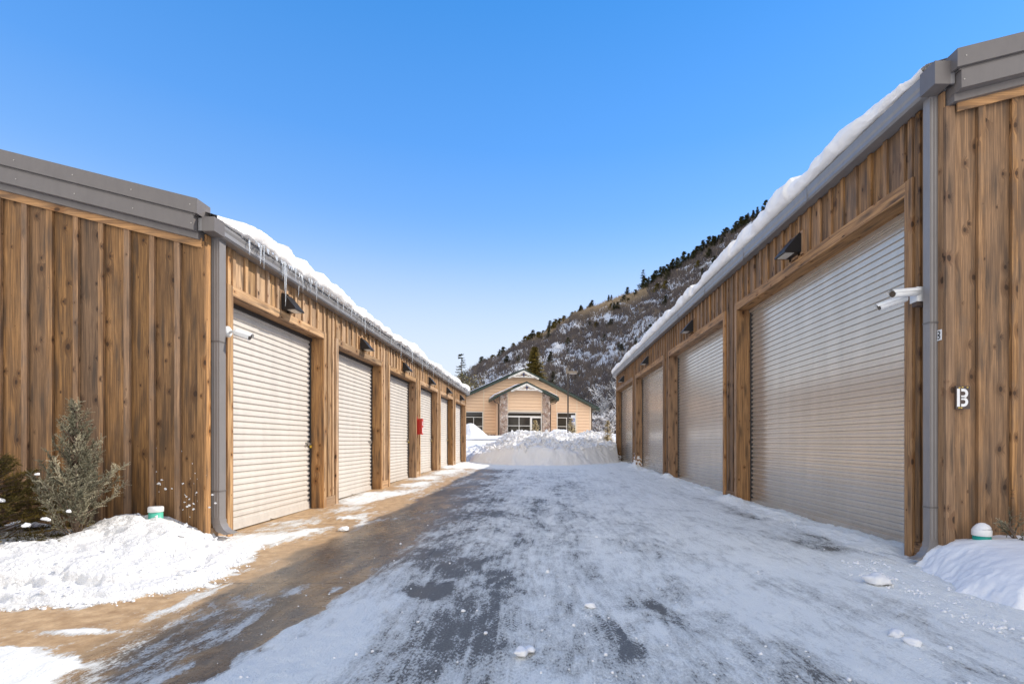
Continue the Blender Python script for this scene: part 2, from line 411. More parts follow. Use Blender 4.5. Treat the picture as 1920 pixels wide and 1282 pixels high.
# snow patch at the lower left corner and a little strip beside it
ll = poly_sd(X, Y, [(-7, 4.2), (-4.35, 4.15), (-3.75, 3.98), (-3.42, 3.72), (-3.2, 3.2), (-3.0, 1.0), (-7, 1.0)])
snow += 1.1 * sstep(-.05, .15, ll + (fbm(X * 5, Y * 5, 3) - .5) * .35)
snow += .9 * blob(X, Y, -4.05, 4.42, .30, .07) + .5 * blob(X, Y, -3.72, 5.1, .10, 1.0) * sstep(4.2, 4.8, Y)
edge = poly_sd(X, Y, [(-9, 4.7), (-5.53, 5.10), (-4.55, 5.32), (-4.05, 5.85), (-4.12, 6.5), (-4.45, 7.4), (-4.75, 8.5), (-6, 9), (-9, 9)])
snow += .9 * sstep(-.28, .0, edge + (fbm(X * 6, Y * 6, 4) - .5) * .4)
redge = poly_sd(X, Y, [(4.6, 7.0), (4.35, 6.1), (4.15, 5.2), (4.3, 4.7), (5.2, 4.1), (9, 3), (9, 7)])
snow += .35 * sstep(-.5, .0, redge + (fbm(X * 6, Y * 6, 6) - .5) * .5)
snow += .6 * sstep(27.0, 29.5, Y + 1.2 * fbm(X, Y, 8))
snow += (fbm(X * 1.6, Y * .55, 211, 5) - .46) * .55 * sstep(-3.7, -3.2, X) * sstep(-1.2, -2.0, X)
brown = np.clip(sstep(-1.6, -3.0, X) * .95 + 1.0 * blob(X, Y, -2.46, 4.8, .3, 2.5, 2) * sstep(3.2, 4.2, Y) + .25 * blob(X, Y, -2.4, 12, 1.2, 8), 0, 1)
wet = np.clip(1.0 * blob(X, Y, -2.9, 8, 1.0, 4) + .9 * blob(X, Y, -3.0, 4.6, .55, 1.6, 2) + .7 * blob(X, Y, -2.46, 4.0, .3, 2) + .6 * blob(X, Y, -3.2, 4.2, .5, .8)  # wet patches, plus painted darkening just inside the shadow line
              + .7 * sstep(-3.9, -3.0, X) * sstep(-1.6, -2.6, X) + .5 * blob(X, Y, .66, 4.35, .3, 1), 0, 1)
tread = np.clip(blob(X, Y, .62, 4, .28, 2.8, 2) + blob(X, Y, -.35, 3.9, .35, 2.2, 2) * .9 + blob(X, Y, -1.05, 3.7, .3, 1.8, 2) * .7
                + blob(X, Y, 1.6, 5, .25, 3.5, 2) * .5 + blob(X, Y, -1.6, 8, .3, 3, 2) * .6 + blob(X, Y, .0, 9, .3, 4, 2) * .5, 0, 1)
hs = .5 * sstep(.5, 1.3, snow) * .018 + (fbm(X * 3, Y * 1.1, 11, 5) - .5) * .05 * sstep(.3, .7, snow) + (fbm(X * 14, Y * 7, 13, 3) - .5) * .014 * sstep(.4, .7, snow) + (fbm(X * 7, Y * .35, 14, 3) - .5) * .03 * sstep(.4, .7, snow)
hs += sstep(.9, 1.5, snow) * fbm(X * 9, Y * 9, 12) * .035
wall_snow = sstep(4.95, 5.3, X) * sstep(.42, .72, fbm(X * 2.2, Y * 1.4, 21)) * .075
pier_y = [13.9, 20.9, 28.6, 36]
for py in pier_y: wall_snow = wall_snow + .15 * blob(X, Y, 5.2, py, .24, .55) * (.5 + fbm(X * 8, Y * 8, 31))
apron = blob(X, Y, -4.25, 10.3, .50, 1.9) * sstep(.35, .6, fbm(X * 2, Y * .8, 15)) * .05
Z = gz(Y) + hs + np.where(X < 5.36, wall_snow, wall_snow * .6) + apron
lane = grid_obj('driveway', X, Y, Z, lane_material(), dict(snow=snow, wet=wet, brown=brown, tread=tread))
tag(lane, kind='structure')

# wide snowy terrain to the horizon
tx = np.concatenate([-np.geomspace(2500, 16, 40), np.linspace(-15, 15, 90), np.geomspace(16, 2500, 40)])
ty = np.concatenate([[-60, -20, -5, 0], np.linspace(2, 60, 150), np.geomspace(61, 3000, 50)])
TX, TY = np.meshgrid(tx, ty)
g = grid_obj('ground', TX, TY, terr(TX, TY) - .07 * sstep(43.5, 42.5, TY), SNOW)
tag(g, kind='structure')

# ------------------------------------------------------------------ snow banks (height fields over polygons)
def bank(name, poly, hfun, x0, x1, y0, y1, nx, ny, mat, cut=-.12):
    xs = np.linspace(x0, x1, nx); ys = np.linspace(y0, y1, ny)
    X, Y = np.meshgrid(xs, ys)
    d = poly_sd(X, Y, poly) + (fbm(X * 2.5, Y * 2.5, 41) - .5) * .22 + (fbm(X * 9, Y * 9, 43) - .5) * .08
    Z = hfun(X, Y, d)
    return grid_obj(name, X, Y, Z, mat)
def h_left(X, Y, d):
    top = .23 + .10 * sstep(-4.6, -6, X) + .20 * blob(X, Y, -6.35, 7.75, .55, .45) + .10 * blob(X, Y, -5.5, 7.2, .9, .5) + .09 * (fbm(X * 1.1, Y * 1.1, 58) - .5) * 2
    top = top * (1 - .45 * sstep(-5.8, -5.0, X) * sstep(7.4, 8.3, Y))
    h = top * (.28 * sstep(0, .12, d) + .34 * sstep(.34, .42, d + .12 * (vnoise(X * 2.2, Y * 2.2, 59) - .5)) + .38 * sstep(.3, .9, d))
    ft = fbm(X * 3.2, Y * 3.2, 51, 5); pits = sstep(.62, .8, vnoise(X * 5.5, Y * 5.5, 77))
    h = h + sstep(.02, .3, d) * ((ft - .5) * .13 - pits * .045 + (fbm(X * 14, Y * 14, 52) - .5) * .03)
    return np.where(d < -.02, -.06, h)
lm = bank('snow_bank', [(-14, 4.4), (-5.53, 5.10), (-4.55, 5.32), (-4.10, 5.85), (-4.16, 6.5), (-4.5, 7.4), (-4.9, 8.35), (-5.6, 8.9), (-14, 8.9)],
          h_left, -13, -3.9, 4.0, 8.5, 560, 300, mat_snow('trodden_snow', (.80, .79, .78), 1.0, .12, .05))
tag(lm, 'lumpy sunlit snow bank around the junipers on the left', 'snow bank')
def h_right(X, Y, d):
    h = .46 * (1 - (1 - np.clip(d / .75, 0, 1)) ** 3) * (.62 + .38 * sstep(4.2, 6.2, X))
    h = h + sstep(.05, .4, d) * ((fbm(X * 1.6, Y * 1.6, 61) - .5) * .09 + (fbm(X * 7, Y * 7, 62) - .5) * .015)
    h = h + sstep(.0, .06, d) * sstep(.35, .1, d) * (fbm(X * 11, Y * 11, 63) - .4) * .05
    return np.where(d < -.02, -.06, h)
rm = bank('snow_bank', [(5.05, 7.1), (4.92, 6.3), (4.62, 5.5), (4.60, 4.95), (5.1, 4.45), (6, 3.9), (14, 3), (14, 7.1)],
          h_right, 4.1, 13, 3.0, 6.75, 460, 260, mat_snow('smooth_bank_snow', (.82, .83, .85), .35, .10, .02))
tag(rm, 'smooth rounded snow bank against the lettered gable wall', 'snow bank')
def h_berm(X, Y, d):
    top = np.interp(X, [-14, -7, -4.6, -3.2, -2.2, -1.2, 0, 1.2, 3, 5.5, 9], [1.0, .95, 1.15, 1.6, 2.15, 2.22, 2.05, 1.95, 2.05, 2.12, 2.2])
    dd = d + (fbm(X * .9, Y * .9, 71) - .5) * .9
    yf = np.interp(X, [-15, -5.6, -3.6, -1.8, .6, 3, 4.9, 5.4, 15], [37, 36.6, 32.5, 30.2, 29.6, 31, 33.0, 33.8, 36.8])
    yf = np.where(np.abs(X) > 5.25, 36.5, yf)
    dd = Y - yf + (fbm(X * .9, Y * .9, 71) - .5) * .9
    d = Y - yf
    h = top * (.60 * sstep(-.1, 1.7, dd) + .40 * sstep(1.7, 7.0, dd)) * sstep(47, 44.5, Y)
    lum = sstep(1.3, 2.4, dd)
    rdg = 1 - np.abs(2 * fbm(X * 1.5, Y * 1.5, 74, 3) - 1)
    h = h + lum * ((fbm(X * 1.1, Y * 1.1, 72, 3) - .5) * .55 + (rdg - .7) * .28 + (fbm(X * 5, Y * 5, 73) - .5) * .24)
    h = h + (1 - lum) * sstep(.1, .5, dd) * (fbm(X * 2.5, Y * 1.5, 75, 4) - .5) * .24
    return np.where(dd < -.05, -.1, h + .03)
bm_ = bank('snow_berm', [(-16, 36.5), (-5.6, 36.6), (-3.6, 32.5), (-1.8, 30.2), (.6, 29.6), (3, 31), (4.9, 33.4), (5.6, 37), (16, 37), (16, 47), (-16, 47)],
           h_berm, -15, 15, 28.5, 46.5, 620, 400, SNOWD)
bm_.location.z = .12
tag(bm_, 'tall ploughed berm of broken snow closing the far end of the lane', 'snow bank')
def h_m(X, Y, d): return 2.1 + 1.5 * sstep(0, 2.5, d) + (fbm(X, Y, 81) - .5) * .12 * sstep(0, 1, d) - .2 * (d < 0)
m2 = bank('snow_bank', [(-9.5, 49), (-9, 47), (-6.5, 46.4), (-4.6, 47.8), (-4.8, 50), (-7, 51)], h_m, -11, -3.6, 45.5, 52, 120, 100, SNOW)
tag(m2, 'rounded grey-white snow heap under the left window of the tan building', 'snow bank')
def h_m3(X, Y, d): return 2.0 + .95 * sstep(0, 1.8, d) + (fbm(X, Y, 82) - .5) * .1 * sstep(0, 1, d) - .2 * (d < 0)
m3 = bank('snow_bank', [(-.4, 47.6), (3.2, 47.2), (4.2, 49.5), (1.5, 50.6), (-.2, 50)], h_m3, -1.5, 5, 46.5, 51.5, 90, 80, SNOW)
tag(m3, 'low snow heap beside the right stone column of the tan building', 'snow bank')

# ------------------------------------------------------------------ storage buildings
GW = 6.2       # half width of each building
def corrugated(mb, s, xw, y0, y1, z0, z1, pitch=.12, dep=.028):
    """ribbed curtain; outer face towards the lane"""
    z = z1; pts = []
    while z > z0:
        for a, dz in ((dep, 0), (dep, .050), (0, .062), (0, .109), (dep, .12)):
            zz = max(z - dz, z0); pts.append((a, zz))
        z -= pitch
    for i in range(len(pts) - 1):
        (a, za), (b, zb) = pts[i], pts[i + 1]
        if abs(za - zb) < 1e-6: continue
        xa, xb = xw - s * a, xw - s * b
        q = [(xa, y0, za), (xb, y0, zb), (xb, y1, zb), (xa, y1, za)]
        mb.face(q if s > 0 else q[::-1])

def building(s, W, y0, y1, eave, gut_top, rake_top, opens, otop, trim_h, recess, batten, label, nm_side, doormat, gb):
    root = empty('storage_building', (0, 0, 0))
    tag(root, label, 'storage building', 'storage buildings facing each other across the lane')
    X = lambda a: s * (W + a)          # a>0 into the building
    slope = .25
    zr = lambda x: rake_top + slope * (min(abs(x), W + GW) - W)     # top of the rake
    zr2 = lambda x: rake_top + slope * (GW - abs(abs(x) - W - GW))
    zwall = lambda x: zr2(x) - .58
    # gable wall: boards then battens
    mb = MB(); a = 0.0; k = 0
    while a < 2 * GW - .01:
        b = min(a + gb, 2 * GW)
        tn_ = (random.random(), random.random() * .75)
        for (p, q) in (((a, b),) if not (a < GW < b) else ((a, GW), (GW, b))):
            mb.box(X(p) if p > 0 else X(0), X(q), y0 - random.uniform(0, .004), y0 + .12, -.3, 0, tone=tn_, ztop=lambda x: zwall(x))
        a = b
    a = gb
    while a < 2 * GW - .1:
        w = random.uniform(.075, .095)
        mb.box(X(a - w / 2), X(a + w / 2), y0 - .052, y0 - .008, -.3, 0, tone=(random.random(), random.uniform(.7, 1.25)), ztop=lambda x: zwall(x) - .02)
        a += gb + random.uniform(-.012, .012)
    mb.build('gable_wall', WOOD, root)
    # rear gable
    mb = MB()
    for p, q in ((0, GW), (GW, 2 * GW)): mb.box(X(p), X(q), y1 - .12, y1, -.3, 0, ztop=lambda x: zwall(x))
    mb.build('rear_wall', WOOD, root)
    mb = MB(); mb.box(X(2 * GW - .12), X(2 * GW), y0, y1, -.3, eave); mb.build('outer_wall', WOOD, root)
    # corner boards
    mb = MB()
    mb.box(X(-.028), X(.085), y0 - .048, y0 - .004, -.3, zwall(W) - .02); mb.box(X(-.03), X(-.001), y0 - .002, y0 + .10, -.3, eave - .02)
    mb.build('corner_board', WOOD2, root)
    # wood trim board below the rake
    mb = MB()
    for p, q in ((.0 if s < 0 else .1, GW), (GW, 2 * GW)):
        mb.box(X(p), X(q), y0 - .075, y0 - .055, 0, 0, 'x', (.2, .9), ztop=lambda x: zwall(x) + .02, zbot=lambda x: zwall(x) - .135)
    mb.build('rake_board', WOOD2, root)
    # metal rake, stepped
    mb = MB()
    for (t0, t1, pr) in ((-.0, -.235, .27), (-.238, -.262, .225), (-.268, -.50, .24), (-.503, -.60, .13)):
        st = -.06 if t1 > -.25 else (.0 if t1 > -.3 else .015)
        for p, q in ((st, GW), (GW, 2 * GW + .2)):
            mb.box(X(p), X(q), y0 - pr, y0 + .05, 0, 0, ztop=lambda x: zr2(x) + t0, zbot=lambda x: zr2(x) + t1)
    mb.build('rake_fascia', GREY, root, bevel=.006)
    for k in range(8):
        a = .02 + .92 * k
        for dz in (-.12, -.40):
            xx = X(a + .03); z = zr2(xx) + dz; pr = .27 if dz > -.2 else .24
            m_ = MB(); m_.tube([(xx, y0 - pr - .001, z), (xx, y0 - pr - .005, z)], .009, 8); m_.build('screw_head', STEEL, root)
    # roof
    mb = MB()
    for p, q in ((-.08, GW), (GW, 2 * GW + .2)):
        mb.box(X(p), X(q), y0 + .06, y1 + .2, 0, 0, ztop=lambda x: zr2(x) - .20, zbot=lambda x: zr2(x) - .30)
    mb.build('roof', GREY, root)
    # soffit + gutter
    mb = MB(); mb.box(X(-.07), X(.02), y0 + .0, y1, eave, eave + .03); mb.build('soffit', GREYB, root)
    mb = MB()
    prof = [(-.215, 0), (-.245, .03), (-.235, .10), (-.25, .145), (-.25, gut_top - eave), (-.235, gut_top - eave), (-.225, .05), (-.075, .05),
            (-.072, gut_top - eave + .01), (-.06, gut_top - eave + .01), (-.06, 0)]
    if s > 0: prof = prof[::-1]
    mb.prism(prof, y0 - .13, y1 + .05, lambda u, w, a: (X(u), a, eave - .02 + w))
    mb.box(X(-.25), X(-.0), y0 - .155, y0 - .132, eave - .02, gut_top - .01)
    yy = y0 + 3.0
    while yy < y1: mb.box(X(-.256), X(-.2), yy, yy + .05, eave - .024, gut_top - .012); yy += 3.05
    gut = mb.build('gutter', GREYB, root)
    gs = MB(); y = y0 + .4
    mb = MB(); mb.box(X(-.262), X(-.06), y0 - .16, y0 + .10, eave - .028, gut_top + .01); mb.build('gutter_end_cap', GREY, root, bevel=.004)
    # side wall: header boards, piers
    mb = MB()
    ymin, ymax = y0 + .0, y1
    segs = []; y = y0 + .12
    for (a, b) in opens: segs.append((y, a, -.3)); segs.append((a, b, otop)); y = b
    segs.append((y, y1 - .12, -.3))
    for (a, b, zb) in segs:
        # backing boards
        y = a
        while y < b - .001:
            q = min(b, (math.floor(y / batten + 1e-6) + 1) * batten)
            if q - y < .02: q = min(b, q + batten)
            mb.box(X(random.uniform(-.003, 0)), X(recess + .12 if zb < 0 else .06), y, q, zb, eave)
            y = q
        for k in range(int(a / batten) - 1, int(b / batten) + 2):
            y = k * batten
            w = .042
            if zb < 0:
                continue
            if a - .05 < y < b + .05: mb.box(X(-.040), X(-.006), y - w, y + w, zb + trim_h + .002, eave, tone=(random.random(), random.uniform(.6, 1.2)))
    # pier battens
    for i, (a, b, zb) in enumerate(segs):
        if zb >= 0: continue
        lo = a + (.145 if i > 0 else .0); hi = b - .145
        if hi - lo < .1: continue
        nb_ = max(1, int(round((hi - lo) / .36)))
        for k in range(nb_):
            y = lo + (hi - lo) * (k + .5 + (.2 if i == 0 else 0)) / nb_ if i else b - .22
            if i == 0 and k: continue
            mb.box(X(-.036), X(-.004), y - .042, y + .042, .26 + gzf(y), eave - .002)
        # continuing battens above trims
        for y in (a + .07, b - .07):
            if y > y0 + .5 or i: mb.box(X(-.036), X(-.004), y - .04, y + .04, otop + trim_h + .002, eave - .003)
        mb.box(X(-.030), X(-.004), lo + .003, hi - .003, -.2, .25 + gzf(a), 'y')
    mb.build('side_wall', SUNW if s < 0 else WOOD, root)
    # openings
    for i, (a, b) in enumerate(opens):
        t = MB(); ty = .14
        t.box(X(-.052), X(-.004), a - ty, a - .0, -.2, otop + trim_h); t.box(X(-.052), X(-.004), b + .0, b + ty, -.2, otop + trim_h)
        t.box(X(-.050), X(-.004), a + .001, b - .001, otop, otop + trim_h - .001, 'y')
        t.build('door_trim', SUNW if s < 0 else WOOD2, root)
        j = MB()
        j.box(X(-.0505), X(recess + .1), a - .028, a + .02, -.2, otop - .022); j.box(X(-.0505), X(recess + .1), b - .02, b + .028, -.2, otop - .022)
        j.box(X(-.048), X(recess + .1), a - .027, b + .027, otop - .02, otop + .006, 'y')
        j.build('door_jamb', WOOD2, root)
        gb_ = gzf((a + b) / 2) + .01
        d = MB(); corrugated(d, s, X(recess), a + .075, b - .075, gb_ + .13, otop + .03)
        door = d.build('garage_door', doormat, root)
        bb = MB(); bb.box(X(recess - .035), X(recess + .012), a + .06, b - .06, gb_ + .012, gb_ + .13)
        bb.box(X(recess - .05), X(recess - .034), a + .06, b - .06, gb_ + .012, gb_ + .03)
        bb.box(X(recess - .075), X(recess - .034), (a + b) / 2 - .06, (a + b) / 2 + .06, gb_ + .03, gb_ + .045)
        bb.build('bottom_bar', doormat, door, bevel=.004)
        g_ = MB()
        for y in (a + .022, b - .08): g_.box(X(recess - .045), X(recess - .022), y, y + .058, gb_, otop)
        for y in (a + .022, b - .032): g_.box(X(recess - .022), X(recess + .03), y, y + .01, gb_, otop)
        g_.box(X(recess + .03), X(recess + .05), a, b, gb_ - .1, otop + .02)
        g_.build('guide_track', TRACK, door)
        hd = MB(); hd.box(X(recess - .07), X(recess - .035), a + .025, b - .025, otop - .10, otop - .021)
        hd.build('head_seal', TRACK if s < 0 else doormat, door)
        if s < 0:
            l = MB(); zl = gzf(b) + 1.62 - .02
            l.box(X(recess - .046), X(recess - .017), b - .30, b - .14, zl - .035, zl + .035)
            l.box(X(recess - .066), X(recess - .047), b - .26, b - .06, zl - .012, zl + .012)
            l.box(X(recess - .080), X(recess - .067), b - .24, b - .20, zl - .045, zl + .03)
            l.build('latch', STEEL, door, bevel=.002)
    return root

LW, RW = 5.47, 5.34
inv = lambda v, K: K / v
L_open = [(8.79, 12.50), (13.60, 17.00), (17.92, 21.62), (22.44, 26.12), (26.9, 30.58), (31.5, 35.45)]
L_open = [(5153 / (1016 - a), 5153 / (1016 - b)) for a, b in ((430.7, 603.7), (631, 712.8), (728.6, 777.7), (786.3, 818.7), (824.7, 847.5), (852.7, 870.6))]
R_open = [(5030 / (a - 1016), 5030 / (b - 1016)) for a, b in ((1703.7, 1384), (1358.8, 1256.3), (1244.8, 1193.5), (1187.3, 1156.6))]
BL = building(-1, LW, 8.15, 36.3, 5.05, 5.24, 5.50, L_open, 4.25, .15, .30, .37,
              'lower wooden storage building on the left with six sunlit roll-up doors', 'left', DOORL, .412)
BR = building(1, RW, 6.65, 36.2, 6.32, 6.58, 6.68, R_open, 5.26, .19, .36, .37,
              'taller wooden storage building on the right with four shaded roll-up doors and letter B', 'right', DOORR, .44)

# downspouts
def downspout(root, s, W, y0, y1, ztop, kick):
    X = lambda a: s * (W + a)
    x0, x1 = -.142, -.008
    mb = MB()
    # ribbed body
    prof = []
    n = 6
    def ring(a0, a1, b0, b1):
        p = []
        for k in range(n + 1):
            t = k / n; u = a0 + (a1 - a0) * t
            p += [(u - (.003 if k else 0), b0 + (.005 if k % 2 else 0)), (u + (.003 if k < n else 0), b0 + (.005 if k % 2 else 0))]
        p += [(a1, b1), (a0, b1)]
        return p
    pr = ring(x0, x1, y0, y1)
    if s < 0: pr = pr
    zb = .42 if s < 0 else .36
    mb.prism(pr if s > 0 else pr[::-1], zb, ztop, lambda u, w, a: (X(u), w, a))
    o = mb.build('downspout', GREYD, root)
    e = MB()
    # curved elbow made of short crimped sections
    pts = []
    for k in range(8):
        t = k / 7; an = t * R(62)
        pts.append((x0 - .0 - (1 - math.cos(an)) * .22, zb - math.sin(an) * .27))
    ax, az = pts[-1]; pts.append((ax - .10, az - .03))
    for i in range(len(pts) - 1):
        (a, z), (b, zz) = pts[i], pts[i + 1]
        g = .004 if i % 2 else 0
        e.hexa([(X(b - g), y0 - g, zz), (X(b + .134 + g), y0 - g, zz - .02), (X(b + .134 + g), y1 + g, zz - .02), (X(b - g), y1 + g, zz),
                (X(a - g), y0 - g, z), (X(a + .134 + g), y0 - g, z - .001), (X(a + .134 + g), y1 + g, z - .001), (X(a - g), y1 + g, z)])
    e.build('elbow', GREYD, o)
    for z in (zb + .42, zb + 2.9):
        b = MB()
        b.box(X(x0 - .006), X(x1 + .004), y0 - .006, y1 + .006, z, z + .022)
        b.build('strap', GREY, o)
    return o
downspout(BL, -1, LW, 8.30, 8.47, 5.05, 1)
downspout(BR, 1, RW, 6.73, 6.85, 6.32, 1)

# ------------------------------------------------------------------ roof snow and icicles
def roof_snow(s, W, y0, y1, base, rake_top, thick, over, seed, label):
    root = empty('roof_snow'); tag(root, label, 'snow', 'snow lying on the storage roofs')
    ny, npf = 1400, 46
    y = np.linspace(y0, y1, ny)[:, None]
    lum = sstep(.25, .75, fbm(y * .42, 0 * y + seed, seed, 2)); l2 = fbm(y * 1.3, 0 * y + 3.3, seed + 1, 3)
    ends = sstep(y0 - .25, y0 + (2.9 if s > 0 else 1.3), y) * sstep(y1, y1 - .7, y)
    saw = 1 - ((y / 3.1 + .4 * lum + seed * .37) % 1.0)              # lumps that break away in steps
    T = thick * (.55 + .95 * lum * .7 + .3 * l2 + .20 * saw) * (.25 + .75 * ends)
    O = over * (.35 + .75 * l2 + .55 * (saw - .3)) * (.2 + .8 * ends)
    t = np.linspace(0, 1, npf)[None, :]
    # profile: 0..0.35 underside/lip, .35..0.6 front round, .6..1 up the roof
    a = np.zeros((ny, npf)); z = np.zeros((ny, npf))
    f1 = np.clip(t / .18, 0, 1); f2 = np.clip((t - .18) / .42, 0, 1); f3 = np.clip((t - .6) / .4, 0, 1)
    an = f2 * math.pi * .62
    ae = -.24 - O                       # outermost line of the snow
    r = T * .56
    cx_ = ae + r * .9; cz = base + T * .46
    a = np.where(t < .18, (-.12) + (ae + r * .35 - (-.12)) * f1, np.where(t < .6, cx_ - r * .9 * np.sin(np.clip(an + .62, 0, 9)) , 0))
    z = np.where(t < .18, base + .0 * f1, np.where(t < .6, cz - r * .82 * np.cos(an + .1), 0))
    i6 = int(np.max(np.nonzero(t[0] < .6)[0]))
    aS, zS = a[:, i6:i6 + 1], z[:, i6:i6 + 1]
    up = f3 ** 1.6 * (GW * .96)
    a = np.where(t >= .6, aS + up, a)
    ztop = np.maximum(zS, 0) + up * .25 + (.10 * f3)
    z = np.where(t >= .6, ztop, z)
    sm = (fbm(y * 2.6, t * 5 + 0 * y, seed + 5, 4) - .5)
    z = z + sm * .10 * sstep(.15, .4, t) + (fbm(y * 9, t * 14 + 0 * y, seed + 6, 3) - .5) * .016
    a = a - sm * .10 * sstep(.1, .3, t) * (t < .62) - (fbm(y * 5, t * 9 + 0 * y, seed + 8, 3) - .5) * .035 * (t < .6)
    a[:, 0] = -.10
    Xg = s * (W + a); Yg = y + 0 * t + 0 * a
    o = grid_obj('snow_blanket', Xg, Yg, z, SNOWR, parent=root)
    return root, y[:, 0], ae[:, 0], T[:, 0]
RSL, yL, aeL, TL = roof_snow(-1, LW, 8.08, 36.6, 5.25, 5.5, .44, .15, 3, 'thick snow blanket hung with icicles on the left roof edge')
RSR, yR, aeR, TR = roof_snow(1, RW, 6.72, 36.5, 6.60, 6.68, .54, .12, 9, 'thick lumpy snow blanket on the taller right roof without icicles')
# icicles: a few meshes, copied
ice_meshes = []
for k in range(5):
    mb = MB(); random.seed(k + 40)
    pts = []; rad = []
    for i in range(9):
        t = i / 8
        pts.append((random.uniform(-.006, .006) * (t > 0), random.uniform(-.006, .006) * (t > 0), -t))
        rad.append(.5 * (1 - t) ** .8 * random.uniform(.8, 1.15) + .04)
    # unit icicle: radius scaled separately
    mb.tube(pts, rad, 7)
    o = mb.build('icicle', ICE, RSL); ice_meshes.append(o.data)
    bpy.data.objects.remove(o)
random.seed(11)
cnt = 0; y = 8.9
cl = 0
while cnt < 99:
    # dense clusters near, thinner beyond
    y = 8.9 + 27 * (cnt / 99) ** 1.25 + random.uniform(-.10, .10)
    if cnt in (4, 5, 6, 7): y = 10.0 + (cnt - 4) * .13
    ln = random.choice((.08, .12, .16, .22, .28, .36, .50)) * random.uniform(.7, 1.25)
    if cnt in (5, 6): ln = .62 + .25 * (cnt - 5)
    rd = .013 + ln * .034
    ae = float(np.interp(y, yL, aeL)); T = float(np.interp(y, yL, TL))
    o = bpy.data.objects.new('icicle', ice_meshes[cnt % 5]); col.objects.link(o); o.parent = RSL
    dep = random.uniform(.02, .10)
    o.location = (-(LW + ae + dep), y, 5.28 + random.uniform(0, .05)); o.scale = (rd, rd * random.uniform(1, 1.9), ln)
    o.rotation_euler = (R(random.uniform(-2, 2)), R(random.uniform(-2, 2)), random.uniform(0, 6))
    cnt += 1
# a ragged fringe of thin ice behind the icicles
mb = MB(); y = 8.7
while y < 36:
    w = random.uniform(.05, .16); d = random.uniform(.01, .11) * (1 if vnoise(y * .9, 0, 5) > .35 else .4)
    ae = float(np.interp(y, yL, aeL)); x = -(LW + ae + .05)
    mb.face([(x, y, 5.30), (x, y + w, 5.30), (x + .005, y + w * .62, 5.27 - d), (x + .005, y + w * .45, 5.27 - d)])
    y += w * random.uniform(.8, 1.6)
mb.build('ice_fringe', ICE, RSL)

# ------------------------------------------------------------------ wall lamps
def wall_lamp(s, W, y, zb, label, sc=1.0, flat=False):
    root = empty('wall_lamp', (s * W, y, zb)); tag(root, label, 'wall lamp', 'black wedge lamps above the garage doors')
    h, d, w = .33 * sc, .33 * sc, .20 * sc
    b = MB(); b.box(s * -.04, s * -.002, -w - .05, w + .05, -.05, h + .05, 'z'); b.build('mounting_board', WOOD2, root)
    m = MB()
    prof = [(.042, 0), (d, 0), (d, .03), (.085, h), (.042, h)]
    q = prof if s < 0 else prof[::-1]
    m.prism(q, -w, w, lambda u, ww, a: (-s * u, a, ww))
    m.build('housing', BLACK, root, bevel=.006)
    l = MB(); l.box(-s * (d * .42), -s * (d * .90), -w * .75, w * .75, -.008, -.001); l.build('lens', LENS, root)
    return root
ordn = ['first', 'second', 'third', 'fourth', 'fifth', 'sixth']
for i, (a, b) in enumerate(L_open):
    wall_lamp(-1, LW, (a + b) / 2 + .02, 4.44, f'black wedge lamp above the {ordn[i]} sunlit left door counted from the front')
for i, (a, b) in enumerate(R_open):
    wall_lamp(1, RW, (a + b) / 2, 5.55, f'black wedge lamp above the {ordn[i]} shaded right door counted from the front', 1.15)

# ------------------------------------------------------------------ padlocks
for i, (a, b) in enumerate(L_open):
    if i not in (0, 2, 3, 4, 5): continue
    r = empty('padlock', (-(LW + .30 - .07), b - .10, gzf(b) + 1.53))
    tag(r, f'small yellow brass padlock on the latch of the {ordn[i]} left door', 'padlock', 'padlocks on the left doors')
    m = MB(); m.box(-.016, .016, -.03, .03, -.03, .03); m.build('body', BRASS, r, bevel=.004)
    m = MB(); m.tube([(0, -.018, .03), (0, -.018, .055), (0, 0, .068), (0, .018, .055), (0, .018, .03)], .005, 6); m.build('shackle', STEEL, r)

# ------------------------------------------------------------------ fire extinguisher cabinet
ye = .5 * (L_open[2][1] + L_open[3][0])
r = empty('extinguisher_cabinet', (-LW, ye, 0)); tag(r, 'red fire extinguisher cabinet on the pier between the third and fourth left doors', 'fire cabinet')
zc = 1.86 + gzf(ye)
m = MB(); m.box(.04, .20, -.12, .14, zc, zc + .68); m.build('body', RED, r, bevel=.008)
m = MB(); m.box(.20, .235, -.13, .15, zc - .01, zc + .69)
m.box(-.0, .05, -.20, -.125, zc - .05, zc + .78); m.build('front_door', RED, r, bevel=.008)
m = MB(); m.box(.2352, .238, -.06, .06, zc + .40, zc + .56); m.box(.2352, .238, -.02, .12, zc + .06, zc + .30); m.build('white_label', WHITEL, r)
m = MB()
m.box(.2384, .241, -.045, -.025, zc + .42, zc + .54); m.box(.2384, .241, -.024, .03, zc + .52, zc + .54); m.box(.2384, .241, -.024, .012, zc + .475, zc + .49)
m.build('red_letter', RED, r)

